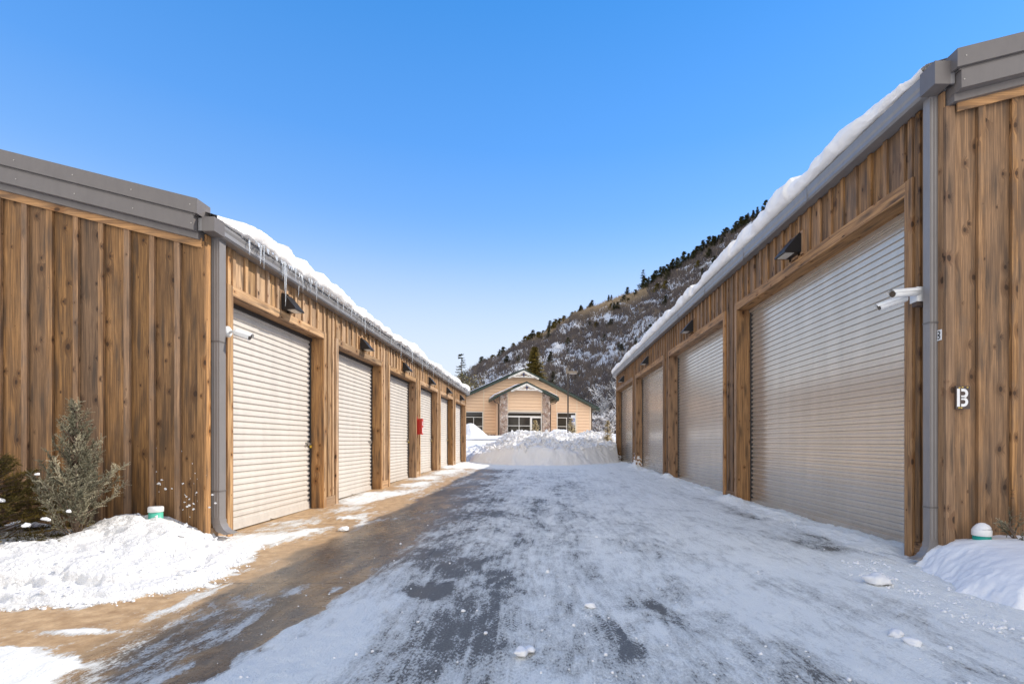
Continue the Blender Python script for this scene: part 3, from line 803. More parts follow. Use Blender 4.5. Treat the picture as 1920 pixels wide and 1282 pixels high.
# ------------------------------------------------------------------ security cameras
def cam_tube(root, p, q, r, lens=True, name='camera_housing'):
    from mathutils import Vector
    m = MB(); p = Vector(p); q = Vector(q); d = (q - p).normalized()
    m.tube([p, p + d * .01, q - d * .01, q], [r * .8, r, r, r * .96], 14); h = m.build(name, WHITEP, root)
    m = MB(); m.tube([q + d * .001, q + d * .012], [r * .82, r * .78], 14); m.build('lens', DARKGL, h)
    # sun shield
    m = MB(); n = d.cross(Vector((0, 0, 1))).normalized(); u = n.cross(d).normalized()
    pr = []
    for k in range(9):
        an = math.pi * (.05 + .9 * k / 8); pr.append(n * math.cos(an) * (r + .008) + u * math.sin(an) * (r + .008))
    a, b = p + d * .03, q + d * .035
    for k in range(8):
        m.face([a + pr[k], a + pr[k + 1], b + pr[k + 1], b + pr[k]], smooth=True)
        m.face([a + pr[k] * 1.05, b + pr[k] * 1.05, b + pr[k + 1] * 1.05, a + pr[k + 1] * 1.05], smooth=True)
    m.build('sun_shield', WHITEP, h)
r = empty('security_camera', (0, 0, 0)); tag(r, 'white bullet security camera beside the left downspout', 'security camera', 'white security cameras')
m = MB(); m.tube([(-5.42, 8.60, 3.55), (-5.36, 8.60, 3.55), (-5.33, 8.60, 3.55)], [.095, .095, .06], 18); m.build('mount', WHITEP, r)
m = MB(); m.tube([(-5.33, 8.60, 3.55), (-5.25, 8.56, 3.55), (-5.22, 8.56, 3.53)], .022, 8); m.build('arm', WHITEP, r)
cam_tube(r, (-5.24, 8.57, 3.535), (-5.00, 8.60, 3.46), .060)
r = empty('security_camera', (0, 0, 0)); tag(r, 'white twin-headed security camera beside the right downspout', 'security camera', 'white security cameras')
m = MB(); m.box(5.155, 5.335, 6.90, 7.04, 3.60, 3.80); m.build('mount', WHITEP, r, bevel=.012)
m = MB(); m.box(5.155, 5.335, 6.91, 7.00, 3.54, 3.598); m.build('junction_box', PLATE, r)
cam_tube(r, (5.18, 6.92, 3.735), (4.735, 6.78, 3.66), .052)
cam_tube(r, (5.10, 7.02, 3.68), (4.77, 7.10, 3.57), .048)

# ------------------------------------------------------------------ letter B plates
def letter_B(m, mp, h):
    w = h * .62; s_ = h * .16
    def bar(u0, u1, w0, w1): m.face([mp(u0, w0), mp(u1, w0), mp(u1, w1), mp(u0, w1)])
    bar(0, s_, 0, h)
    g = s_ * 1.45
    for (z0, z1) in ((h * .0, h * .53), (h * .47, h)):
        r_ = (z1 - z0) / 2; zc = (z0 + z1) / 2; ri = r_ - s_ * .95; cx = w - r_
        bar(g, cx, z0, z0 + s_ * .95); bar(g, cx, z1 - s_ * .95, z1)
        for k in range(12):
            a0 = -math.pi / 2 + math.pi * k / 12; a1 = -math.pi / 2 + math.pi * (k + 1) / 12
            m.face([mp(cx + ri * math.cos(a0), zc + ri * math.sin(a0)), mp(cx + r_ * math.cos(a0), zc + r_ * math.sin(a0)),
                    mp(cx + r_ * math.cos(a1), zc + r_ * math.sin(a1)), mp(cx + ri * math.cos(a1), zc + ri * math.sin(a1))])
r = empty('letter_sign', (5.42, 6.60, 2.10)); tag(r, 'dark metal plate with white stencilled letter B on the right gable wall', 'sign')
m = MB(); m.box(0, .185, -.024, -.002, 0, .30); m.build('plate', PLATE, r, bevel=.003)
m = MB(); letter_B(m, lambda u, w: (.012 + u * 1.0, -.0268, .03 + w), .235); m.build('letter', WHITEL, r)
for (a, b) in ((.035, .272), (.075, .280), (.14, .276), (.03, .012), (.060, .010)):
    m = MB(); m.box(a, a + .022, -.0262, -.0243, b, b + .010); m.build('adhesive_spot', BRASS, r)
r = empty('letter_sign', (5.30, 6.655, 3.02)); tag(r, 'tiny white plate with black letter B half hidden behind the right downspout', 'sign')
m = MB(); m.box(-.006, .0, 0, .10, 0, .14); m.build('plate', WHITEL, r)
m = MB(); letter_B(m, lambda u, w: (-.0072, .088 - u, .015 + w), .11); m.build('letter', BLACK, r)

# ------------------------------------------------------------------ broken blocks on the ploughed snow
def clod(mb, rs, x, y, z, r_):
    from mathutils import Vector, Euler
    e = Euler((rs.uniform(0, 3), rs.uniform(0, 3), rs.uniform(0, 3))); a, b, c = r_ * rs.uniform(.6, 1.3), r_ * rs.uniform(.5, 1.1), r_ * rs.uniform(.35, .8)
    P = []
    for (i, j, k) in ((-1, -1, -1), (1, -1, -1), (1, 1, -1), (-1, 1, -1), (-1, -1, 1), (1, -1, 1), (1, 1, 1), (-1, 1, 1)):
        v = Vector((i * a * rs.uniform(.55, 1.1), j * b * rs.uniform(.55, 1.1), k * c * rs.uniform(.55, 1.1))); v.rotate(e); P.append((x + v.x, y + v.y, z + v.z))
    mb.hexa(P)
rs = random.Random(77); nr = np.random.default_rng(3)
mb = MB(); n_ = 2600; bx_ = nr.uniform(-6.5, 5.4, n_); by_ = 31 + 9.5 * nr.random(n_)
bh_ = h_berm(bx_, by_, by_ * 0); ok = (bh_ > 1.0)
for x_, y_, z_, k_ in zip(bx_, by_, bh_, ok):
    if k_: clod(mb, rs, x_, y_, z_ + .12 + .02, .05 + .13 * rs.random() ** 2.5)
o = mb.build('snow_clods', SNOWD, bevel=0); tag(o, 'broken blocks of crusty snow strewn over the ploughed berm', 'snow', kind='stuff')
mb = MB(); n_ = 650; bx_ = nr.uniform(-8.5, -4.1, n_); by_ = nr.uniform(4.9, 8.1, n_)
P_ = [(-14, 4.4), (-5.53, 5.10), (-4.55, 5.32), (-4.10, 5.85), (-4.16, 6.5), (-4.5, 7.4), (-4.9, 8.35), (-5.6, 8.9), (-14, 8.9)]
d_ = poly_sd(bx_, by_, P_); d_ = d_ + (fbm(bx_ * 2.5, by_ * 2.5, 41) - .5) * .22 + (fbm(bx_ * 9, by_ * 9, 43) - .5) * .08
bh_ = h_left(bx_, by_, d_)
for x_, y_, z_, q_ in zip(bx_, by_, bh_, d_):
    if q_ > .02 and rs.random() < (1.0 if q_ < .7 else .35): clod(mb, rs, x_, y_, z_ + .002, .008 + .045 * rs.random() ** 3)
o = mb.build('snow_clods', SNOW); tag(o, 'small broken crusts of snow on the sunlit left bank', 'snow', kind='stuff')

# ------------------------------------------------------------------ cleanout pipes
def pipe(x, y, zt, mat, label, snowcap):
    r = empty('cleanout_pipe', (x, y, 0)); tag(r, label, 'pipe')
    m = MB(); m.tube([(0, 0, 0), (0, 0, zt - .08)], .095, 28); m.build('pipe', mat, r)
    m = MB(); m.tube([(0, 0, zt - .085), (0, 0, zt - .08), (0, 0, zt - .015), (0, 0, zt)], [.10, .104, .104, .094], 28); m.build('cap', WHITEP, r)
    if snowcap:
        m = MB(); m.tube([(0, 0, zt + .001), (-.005, 0, zt + .03), (-.015, 0, zt + .06), (-.02, 0, zt + .075)], [.10, .085, .05, .01], 20)
        o = m.build('snow_clump', SNOW, None); o.location = (x, y, 0); tag(o, 'small snow cap on top of the right white-lidded pipe', 'snow')
pipe(-6.04, 7.86, .66, TEAL, 'mint green pipe with white cap in the left snow bank', False)
pipe(5.62, 6.42, .56, TEALD, 'deep teal pipe with white cap in the right snow bank', True)

# ------------------------------------------------------------------ shrubs
LEAFJ = mat_leaf('juniper_needles', (.115, .115, .075), (.66, .59, .42))
LEAFY = mat_leaf('golden_juniper_needles', (.07, .06, .02), (.34, .24, .06))
TWIG = mat_paint('twig_bark', (.14, .095, .065), .8)
def shrub(root, h, w, nb_, seed, mat, spread=1.0, lean=.0, dens=1.0, droop=0.0):
    rnd = random.Random(seed); mb = MB(); st = MB()
    from mathutils import Vector
    st.tube([(0, 0, -.1), (0, 0, h * .5), (.02, 0, h * .93)], [.03, .02, .006], 6)
    for i in range(nb_):
        t = (i + rnd.random()) / nb_
        z0 = h * (.02 + .86 * t ** 1.05); an = rnd.uniform(0, 6.283)
        reach = w * (1 - t) ** 1.05 * rnd.uniform(.45, 1.25) * spread + .04
        ln = reach * 1.25 + .12
        el = rnd.uniform(.5, 1.05) + t * .4 - droop * 1.3
        p = Vector((0, 0, z0)); d = Vector((math.cos(an) * math.cos(el), math.sin(an) * math.cos(el), math.sin(el)))
        n = max(4, int(ln / .045)); pts = [p.copy()]
        tone = rnd.random() ** 2.2
        for k in range(n):
            d = (d + Vector((rnd.gauss(0, .09), rnd.gauss(0, .09), .04 - droop * .12))).normalized(); p = p + d * (ln / n); pts.append(p.copy())
            if k < n * .2 and t < .8: continue
            for q in range(int(3 * dens)):
                sd = (d * .9 + Vector((rnd.gauss(0, .6), rnd.gauss(0, .6), rnd.gauss(.1, .5)))).normalized()
                L = rnd.uniform(.05, .12) * (1 - .3 * t)
                base = p
                side = sd.orthogonal().normalized(); side.rotate(__import__('mathutils').Quaternion(sd, rnd.uniform(0, 6.28)))
                for e in range(5):
                    f = e / 4.0; c = base + sd * L * f
                    for sg in (-1, 1):
                        dd = (sd * .8 + side * sg * rnd.uniform(.4, .9)).normalized(); l2 = L * .32 * (1.1 - f * .5)
                        wv = sd.cross(side) * .0045 + side * .0035
                        tn = min(1, max(0, tone * .7 + .35 * f * rnd.random()))
                        mb.face([c - wv, c + wv, c + dd * l2], tone=(tn, .5))
                        wv2 = sd.cross(dd).normalized() * .005
                        mb.face([c - wv2, c + wv2, c + dd * l2], tone=(tn, .5))
        st.tube(pts[::2] if len(pts) > 4 else pts, [.009 * (1 - k / len(pts[::2] if len(pts) > 4 else pts)) + .0015 for k in range(len(pts[::2] if len(pts) > 4 else pts))], 4, False)
    mb.build('foliage', mat, root); st.build('stem', TWIG, root)
r = empty('juniper_shrub', (-6.72, 7.25, .2)); tag(r, 'upright silvery grey-green juniper against the left gable wall', 'shrub')
shrub(r, 2.15, .60, 125, 5, LEAFJ, 1.0, dens=1.5)
r = empty('juniper_shrub', (-7.72, 7.05, .15)); tag(r, 'drooping dark golden-green shrub at the left edge', 'shrub')
shrub(r, 1.4, 1.0, 190, 8, LEAFY, 1.0, dens=1.5, droop=.45)
r = empty('juniper_shrub', (6.05, 6.33, .30)); tag(r, 'thin bare juniper sprig leaning out of the right snow bank', 'shrub')
shrub(r, .42, .22, 6, 21, LEAFJ, 1.0, dens=1.0); r.rotation_euler = (0, R(-28), 0)
r = empty('juniper_shrub', (6.38, 6.35, .38)); tag(r, 'small juniper sprig at the right edge above the snow bank', 'shrub')
shrub(r, .55, .22, 8, 23, LEAFJ, 1.0, dens=1.0)
def lump_mesh(name, seed, mat, res=2):
    import bmesh
    from mathutils import noise, Vector
    bm = bmesh.new(); bmesh.ops.create_icosphere(bm, subdivisions=res, radius=1)
    for v in bm.verts:
        k = 1 + .45 * noise.noise(v.co * 1.3 + Vector((seed * 3.1, 0, 0))) + .16 * noise.noise(v.co * 3.5 + Vector((0, seed, 0)))
        v.co *= k
        if v.co.z < -.35: v.co.z = -.35
    for f in bm.faces: f.smooth = True
    me = bpy.data.meshes.new(name); bm.to_mesh(me); bm.free(); me.materials.append(mat); return me
# snow caught on the shrubs
mb_pts = [(-7.55, 6.75, 1.02, .16, .035), (-7.75, 6.7, .93, .17, .035), (-7.30, 6.75, .88, .15, .03), (-7.95, 6.6, .85, .12, .03), (-6.98, 6.95, 1.22, .06, .02), (-7.85, 6.7, 1.2, .07, .02),
          (-6.72, 6.8, .62, .12, .03), (-6.9, 6.72, .55, .1, .03), (-6.45, 6.85, .72, .07, .025)]
for i, (x, y, z, w, h) in enumerate(mb_pts):
    o = bpy.data.objects.new('snow_clump', lump_mesh('snow_clump', i + 3, SNOW)); col.objects.link(o)
    o.location = (x, y, z); o.scale = (w * .5, w * .42, h * 1.1); o.rotation_euler = (R(18), R(random.uniform(-15, 25)), random.uniform(0, 3))
    tag(o, 'small clump of snow caught on the shrubs beside the left wall', 'snow', 'snow clumps caught on the left shrubs')
# snow spatter stuck on the gable wall boards
mb = MB(); rs = random.Random(4)
def spat(x, y, z, r_, nrm):
    n = rs.randint(5, 8); P = []
    for k in range(n):
        a = 6.283 * k / n; q = r_ * rs.uniform(.45, 1.25)
        P.append((q * math.cos(a) * 1.2, q * math.sin(a) * .8))
    for k in range(n):
        l = (k + 1) % n
        if nrm == 'y':
            mb.face([(x, y - r_ * .5, z), (x + P[k][0], y, z + P[k][1]), (x + P[l][0], y, z + P[l][1])], smooth=True)
        else:
            mb.face([(x - r_ * .5, y, z), (x, y - P[k][0], z + P[k][1]), (x, y - P[l][0], z + P[l][1])], smooth=True)
for (cx_, cz_, n, sx, sz) in ((-6.2, .95, 16, .12, .10), (-5.95, 1.15, 8, .12, .14), (-5.62, .82, 16, .13, .12), (-5.55, 1.08, 7, .07, .05), (-5.7, .6, 10, .2, .1)):
    for k in range(n): spat(rs.gauss(cx_, sx), 8.143, max(.35, rs.gauss(cz_, sz)), rs.choice((.006, .009, .013, .022)), 'y')
o = mb.build('snow_spatter', SNOW); tag(o, 'spatter of snow flecks stuck to the boards of the left gable wall', 'snow', kind='stuff')
mb = MB()
for py, zz in ((R_open[2][1] + .02, 1.5), (R_open[3][1] + .02, 1.2), (R_open[2][1] + .4, 1.0)):
    for k in range(60): spat(5.283, rs.uniform(py - .02, py + .55), gzf(py) + abs(rs.gauss(0, .35)) * zz * .6, rs.choice((.02, .03, .05, .09)), 'x')
    for k in range(60): spat(rs.uniform(5.30, 5.65), py - .03, gzf(py) + abs(rs.gauss(0, .35)) * zz * .6, rs.choice((.02, .03, .05, .09)), 'y')
o = mb.build('snow_spatter', SNOW); tag(o, 'snow thrown up against the feet of the far right piers', 'snow', kind='stuff')

# ------------------------------------------------------------------ snow chunks on the lane
chunk = [lump_mesh('snow_chunk', k, SNOW, 3) for k in range(4)]
def gp(px, py):
    Z = HC * F / (py - CY); return ((px - CX) * Z / F, Z)
clabel = ['biggest loose snow chunk in the middle of the lane', 'flat snow chunk near the bottom middle of the lane', 'snow chunk just right of the flat one near the bottom',
          'round snow chunk on the right side of the lane in front of the snow bank', 'small snow chunk lying to the right of the round one', 'snow chunk lying by the foot of the right downspout',
          'snow lump on the wet concrete in front of the first left door', 'small snow lump at the foot of the first right pier']
for i, (px, py, s1) in enumerate([(1108, 1140, .055), (978, 1228, .06), (992, 1223, .045), (1679, 1194, .06), (1712, 1210, .06), (1645, 1095, .13), (645, 996, .09), (1352, 941, .06)]):
    x, y = gp(px, py); o = bpy.data.objects.new('snow_chunk', chunk[i % 4]); col.objects.link(o)
    o.location = (x, y, gzf(y) + s1 * .3 + .01); o.scale = (s1 * 1.1, s1 * .9, s1 * .62); o.rotation_euler = (0, 0, i * 1.3)
    tag(o, clabel[i], 'snow chunk', 'loose snow chunks on the lane')
mb = MB(); rs = random.Random(12)
def crumb(x, y, z, r_):
    pts = [(rs.uniform(.6, 1.2) * r_ * math.cos(k * 1.2566), rs.uniform(.6, 1.2) * r_ * math.sin(k * 1.2566)) for k in range(5)]
    tp = (x + rs.uniform(-.3, .3) * r_, y + rs.uniform(-.3, .3) * r_, z + r_ * rs.uniform(.6, 1.1))
    for k in range(5):
        a, b = pts[k], pts[(k + 1) % 5]
        m1 = (x + a[0] * .9, y + a[1] * .9, z + r_ * .45); m2_ = (x + b[0] * .9, y + b[1] * .9, z + r_ * .45)
        mb.face([(x + a[0], y + a[1], z - r_ * .3), (x + b[0], y + b[1], z - r_ * .3), m2_, m1], smooth=True); mb.face([m1, m2_, tp], smooth=True)
for k in range(2600):
    q = rs.random()
    if q < .42:      # foot of the right bank
        t = rs.random(); x = 4.62 - .25 * t + rs.gauss(-.12, .22); y = 6.9 - 2.4 * t + rs.gauss(0, .12)
    elif q < .60:    # foot of the left bank
        t = rs.random(); P = [(-5.6, 5.05), (-4.55, 5.28), (-4.05, 5.85), (-4.1, 6.5), (-4.5, 7.5), (-4.7, 8.6)]; i = int(t * 5); f = t * 5 - i
        x = P[i][0] * (1 - f) + P[i + 1][0] * f + abs(rs.gauss(0, .12)); y = P[i][1] * (1 - f) + P[i + 1][1] * f - abs(rs.gauss(0, .08))
    elif q < .78:    # along the right doors
        y = 7 + 29 * rs.random() ** 1.5; x = 5.15 - abs(rs.gauss(0, .18))
    else:
        y = 3.2 + 16 * rs.random() ** 2; x = rs.uniform(-2.6, 4.6)
    crumb(x, y, gzf(y) + .008, abs(rs.gauss(0, .008)) + .004 + (.02 * rs.random() if rs.random() < .10 and q < .78 else 0))
o = mb.build('snow_crumbs', SNOW); tag(o, 'loose crumbs of snow scattered over the lane and along the banks', 'snow', kind='stuff')

# ------------------------------------------------------------------ tan building at the end
TH = R(13); X0, Z0 = -2.17, 55.0; ZB = 2.15
H = empty('community_building', (X0, Z0, 0), TH)
tag(H, 'peach-sided building with dark green gable roofs and two stone columns at the lane end', 'building')
def loc(px, zl=0.0):      # picture column -> distance along the facade, at a depth zl in front of it
    k = (px - CX) / F; c, s_ = math.cos(TH), math.sin(TH)
    return (k * (Z0 - zl * c) - X0 - zl * s_) / (c - k * s_)
def lz(py, t, zl=0.0): return HC + (CY - py) * (Z0 + t * math.sin(TH) - zl * math.cos(TH)) / F
pitch = .475; pk = 9.55
WR = loc(1107.6); WL = -WR
roofz = lambda t: pk - .16 - pitch * abs(t)
mb = MB()
def lap(mb, t0, t1, z0, z1, yf, topf=None, step=.34):
    z = z0
    while z < z1:
        za = min(z + step, z1)
        if topf is None: a0, a1, b0, b1 = t0, t1, t0, t1
        else:
            w0 = (topf - z) / pitch; w1 = (topf - za) / pitch
            a0, a1 = max(t0, -w0), min(t1, w0); b0, b1 = max(t0, -w1), min(t1, w1)
        if a1 > a0:
            mb.face([(a0, yf - .05, z + .03), (a1, yf - .05, z + .03), (b1, yf - .015, za), (b0, yf - .015, za)])
            mb.face([(a0, yf + .04, z), (a1, yf + .04, z), (a1, yf - .05, z + .03), (a0, yf - .05, z + .03)])
        z = za
lap(mb, WL, WR, 1.6, pk - .2, 0, pk - .2)
mb.face([(WR, -.035, 1.6), (WR, 14, 1.6), (WR, 14, roofz(WR)), (WR, -.035, roofz(WR))]); mb.face([(WL, 14, 1.6), (WL, -.035, 1.6), (WL, -.035, roofz(WL)), (WL, 14, roofz(WL))])
mb.build('wall', SIDING, H)
mb = MB()
for px in (907, 1043.3, 1081.5): t = loc(px); mb.box(t - .05, t + .05, -.065, -.036, 1.6, roofz(t) - .05)
for t in (WR,): mb.box(t - .14, t + .03, -.07, -.036, 1.6, roofz(t) - .02)
mb.build('trim_strip', HTRIM, H)
def gable_roof(parent, tc, half, zpk, y0, y1, th=.20):
    roof = MB(); sn = MB()
    for sg in (-1, 1):
        P = lambda t, y, dz: (tc + sg * t, y, zpk - pitch * t + dz)
        roof.hexa([P(0, y0, -th), P(half, y0, -th), P(half, y1, -th), P(0, y1, -th), P(0, y0, 0), P(half, y0, 0), P(half, y1, 0), P(0, y1, 0)] if sg > 0 else
                  [P(half, y0, -th), P(0, y0, -th), P(0, y1, -th), P(half, y1, -th), P(half, y0, 0), P(0, y0, 0), P(0, y1, 0), P(half, y1, 0)])
        roof.hexa([P(half - .35, y0 + .05, -th - .10), P(half - .01, y0 + .05, -th - .10), P(half - .01, y1, -th - .10), P(half - .35, y1, -th - .10),
                   P(half - .35, y0 + .05, -th), P(half - .01, y0 + .05, -th), P(half - .01, y1, -th), P(half - .35, y1, -th)])
    r_ = roof.build('roof', GREEN, parent)
    return r_
hr = gable_roof(H, 0, WR + .75, pk, -.9, 14.5, .24)
def snow_sheet(tc, half, zpk, y0, y1, th, seed, sides=(-1, 1), start=.15):
    root = None
    for sg in sides:
        n, m = 60, 16
        t = np.linspace(start if not isinstance(start, dict) else start[sg], 1.0, n)[:, None] * half + np.zeros((1, m)); y = np.linspace(y0, y1, m)[None, :] + np.zeros((n, 1))
        ed = sstep(1.0, .97, t / half) * sstep(0, .12, (y - y0) / (y1 - y0) + .06) * sstep(t[0, 0], t[0, 0] + .8, t)
        z = zpk - pitch * t + .02 + th * ed * (.6 + .8 * fbm(t * .8, y * .8, seed))
        c, s_ = math.cos(TH), math.sin(TH)
        lx = tc + sg * t
        o = grid_obj('roof_snow', X0 + lx * c - y * s_, Z0 + lx * s_ + y * c, z, SNOW)
        yield sg, o
for sg, o in snow_sheet(0, WR + .74, pk, -.88, 14, .17, 3, start={-1: .12, 1: .52}):
    tag(o, 'thin snow on the main green roof of the peach building, ' + ('left slope' if sg < 0 else 'right slope'), 'snow')
# porch
PD = 3.2
pc = loc(985, PD); pzk = lz(716, pc, PD)
cl0, cl1 = loc(937.3, PD), loc(951.3, PD); cr0, cr1 = loc(1017, PD), loc(1031, PD)
mid = (cl1 + cr0) / 2; pc = (cl0 + cr1) / 2 + .02
half = (loc(1042.8, PD + .4) - loc(919.4, PD + .4)) / 2
porch = MB()
lap(porch, cl1 - .05, cr0 + .05, lz(769, 0, PD), pzk - .9, -PD + .14)
z = pzk - .9
porch.face([(cl1, -PD + .12, z), (cr0, -PD + .12, z), (pc + .2, -PD + .12, pzk - .25), (pc - .2, -PD + .12, pzk - .25)])
porch.face([(cl0, -PD + .2, 1.6), (cl0, -PD + .2, pzk - .24 - pitch * (pc - cl0)), (cl0, 0, pzk - .24 - pitch * (pc - cl0)), (cl0, 0, 1.6)])
porch.face([(cr1, -PD + .2, 1.6), (cr1, 0, 1.6), (cr1, 0, pzk - .24 - pitch * (cr1 - pc)), (cr1, -PD + .2, pzk - .24 - pitch * (cr1 - pc))])
pw = porch.build('porch_wall', SIDING, H)
gable_roof(H, pc, half, pzk, -PD - .7, -.1, .22).name = 'porch_roof'
for sg, o in snow_sheet(pc, half - .01, pzk, -PD - .68, -.2, .17, 7, start={-1: .1, 1: .42}):
    tag(o, 'snow on the small porch roof of the peach building, ' + ('left slope' if sg < 0 else 'right slope'), 'snow')
for (a, b) in ((cl0, cl1), (cr0, cr1)):
    m = MB(); m.box(a, b, -PD - .1, -PD + .75, 1.5, 0, ztop=lambda x: pzk - .24 - pitch * abs(x - pc)); m.build('stone_column', STONE, H, bevel=.03)
m = MB()
for t in (cl1 + .05, cr0 - .05): m.box(t - .06, t + .06, -PD + .06, -PD + .10, 4.6, pzk - .3 - pitch * abs(t - pc))
m.box(cl1, cr0, -PD + .05, -PD + .10, lz(769, 0, PD) - .16, lz(769, 0, PD))
m.build('porch_trim', HTRIM, H)
def window(t0, t1, z0, z1, y, cols, rows, name='window', fw=.07):
    """cols, rows: interior bar positions in 0..1; whole window frame with panes"""
    f = MB()
    f.box(t0, t1, y - .06, y - .003, z0, z0 + fw); f.box(t0, t1, y - .06, y - .003, z1 - fw, z1)
    f.box(t0, t0 + fw, y - .058, y - .003, z0 + fw, z1 - fw); f.box(t1 - fw, t1, y - .058, y - .003, z0 + fw, z1 - fw)
    for (a, b, c, d) in cols:
        f.box(t0 + (t1 - t0) * a - fw * .4, t0 + (t1 - t0) * a + fw * .4, y - .052, y - .003, z0 + (z1 - z0) * b, z0 + (z1 - z0) * c)
    for (a, b, c) in rows:
        f.box(t0 + (t1 - t0) * b, t0 + (t1 - t0) * c, y - .055, y - .003, z0 + (z1 - z0) * a - fw * .4, z0 + (z1 - z0) * a + fw * .4)
    o = f.build(name, HWHITE, H)
    p = MB(); p.box(t0 + .02, t1 - .02, y - .022, y - .012, z0 + .02, z1 - .02); p.build('pane', GLASS, o)
    return o
zt = lambda py, t, zl: lz(py, t, zl)
a, b = loc(868, 0), loc(905.5, 0); window(a, b, zt(812, a, 0), zt(771, a, 0), -.04, [(.53, 0, .72, 0)], [(.74, 0, 1), (.32, 0, 1)])
a, b = loc(1044, 0), loc(1079.5, 0); window(a, b, zt(814, b, 0), zt(773.6, b, 0), -.04, [(.5, 0, .75, 0)], [(.76, 0, 1), (.36, 0, 1)])
zt0, zt1 = lz(818, 0, PD), lz(769.5, 0, PD)
wm = (loc(996.5, PD))
window(cl1 + .02, cr0 - .02, zt1 - .62, zt1 - .17, -PD + .2, [], [], 'transom_window')
window(cl1 + .02, wm - .05, 1.9, zt1 - .62, -PD + .2, [(.5, 0, 1, 0)], [(.60, 0, 1)])
d_ = MB(); d0, d1 = wm - .04, cr0 - .02; zt2 = zt1 - .62
d_.box(d0, d0 + .13, -PD + .11, -PD + .19, 1.9, zt2); d_.box(d1 - .12, d1, -PD + .11, -PD + .19, 1.9, zt2); d_.box(d0 + .13, d1 - .12, -PD + .112, -PD + .19, zt2 - .14, zt2)
do = d_.build('door', HWHITE, H)
m = MB(); m.box(d0 + .1, d1 - .1, -PD + .15, -PD + .16, 1.9, zt2 - .1); m.build('pane', GLASS, do)
m = MB(); m.box(d1 - .24, d1 - .14, -PD + .06, -PD + .11, 2.9, 3.45); m.build('handle', BLACK, do)
def truss(tc, zp, y, w):
    root_ = MB(); h = w * pitch
    def bar(p, q, th_, dz=0):
        (a, za), (b, zb) = p, q; L = math.hypot(b - a, zb - za); nx, nz = -(zb - za) / L * th_, (b - a) / L * th_
        root_.hexa([(a - nx, y - .08, za - nz), (b - nx, y - .08, zb - nz), (b - nx, y, zb - nz), (a - nx, y, za - nz),
                    (a + nx, y - .08, za + nz), (b + nx, y - .08, zb + nz), (b + nx, y, zb + nz), (a + nx, y, za + nz)])
    bar((tc - w, zp - h - .30), (tc, zp - .30), .09); bar((tc, zp - .302), (tc + w, zp - h - .302), .09)
    z = zp - .30 - h * .80
    bar((tc - w * .82, z), (tc + w * .82, z), .055)
    for sg in (-1, 1):
        pr = None
        for k in range(7):
            an = k / 6 * math.pi / 2; p = (tc + sg * w * .40 * math.sin(an), z + .04 + h * .55 * (math.cos(an)) * .8)
            if pr: bar(pr, p, .035)
            pr = p
        bar((tc, z + .05), (tc + sg * w * .45, z + h * .36), .03)
        bar((tc + sg * w * .80, z - .06), (tc + sg * w * 1.04, z - .17), .055)
    o = root_.build('gable_truss', HWHITE, H)
    m = MB(); m.box(tc - .05, tc + .05, y - .12, y - .082, z, zp - .5); m.box(tc - .14, tc + .14, y - .12, y - .083, z + h * .28, z + h * .44); m.build('ornament', NAVY, o)
truss(0, pk, -.92, 1.62); truss(pc, pzk, -PD - .72, 1.55)
BRM = mat_paint('brown_metal', (.08, .05, .035), .5)
for sg, c0 in ((-1, cl0), (1, cr1)):
    m = MB(); e = pc + sg * (half - .1); ze = pzk - pitch * (half - .1) - .30
    m.tube([(e, -PD - .3, ze), (e - sg * .15, -PD - .1, ze - .25), (c0 + sg * .12, -PD + .2, ze - .38), (c0 + sg * .12, -PD + .2, 1.9)], .055, 8); m.build('downspout', BRM, H)
m = MB(); m.tube([(WR + .08, -.1, roofz(WR) - .15), (WR + .08, -.1, 1.8)], .06, 8)
m.build('downspout', BRM, H)
m = MB(); m.box(loc(880), loc(935), -.12, -.04, 1.6, 2.5); m.build('stone_base', STONE, H)

# ------------------------------------------------------------------ lamp post and parking sign
LPX, LPY = (1065 - CX) * 46 / F, 46.0
r = empty('street_lamp', (LPX, LPY, 1.7)); tag(r, 'tall dark square lamp post in front of the peach building', 'street lamp')
m = MB(); m.box(-.065, .065, -.065, .065, 0, 6.35); m.build('pole', mat_paint('bronze_pole', (.05, .04, .035), .5), r)
m = MB(); m.box(-.06, .85, -.2, .2, 6.22, 6.42); m.box(-.2, .0, -.14, .14, 6.2, 6.66); m.build('lamp_head', mat_paint('lamp_head_grey', (.22, .18, .14), .5), r, bevel=.02)
m = MB(); m.box(.15, .78, -.16, .16, 6.20, 6.218); m.build('lens', LENS, r)
r = empty('parking_sign', ((1074.5 - CX) * 44.5 / F, 44.5, 1.6)); tag(r, 'white and blue accessible parking sign above the snow berm', 'sign')
m = MB(); m.box(-.03, .03, -.0, .05, 0, 2.35); m.build('post', STEEL, r)
m = MB(); m.box(-.18, .18, -.03, -.002, 1.55, 2.42); m.build('panel', WHITEL, r)
m = MB(); m.box(-.13, .13, -.037, -.0305, 1.85, 2.16); m.box(-.13, .13, -.037, -.0305, 1.60, 1.68); m.build('blue_symbol', BLUEL, r)
m = MB()
for k in range(10):
    a0 = R(60 + k * 27); a1 = R(60 + (k + 1) * 27)
    m.face([(.0 + c * math.cos(a), -.0378, 1.965 + c * math.sin(a)) for c, a in ((.055, a0), (.075, a0), (.075, a1), (.055, a1))])
m.box(-.02, .005, -.0385, -.0375, 1.98, 2.08); m.box(-.02, .07, -.0386, -.0376, 1.97, 1.99); m.box(-.025, .01, -.0387, -.0377, 2.095, 2.13); m.box(.055, .07, -.0388, -.0377, 1.91, 1.97)
m.build('wheelchair_figure', WHITEL, r)

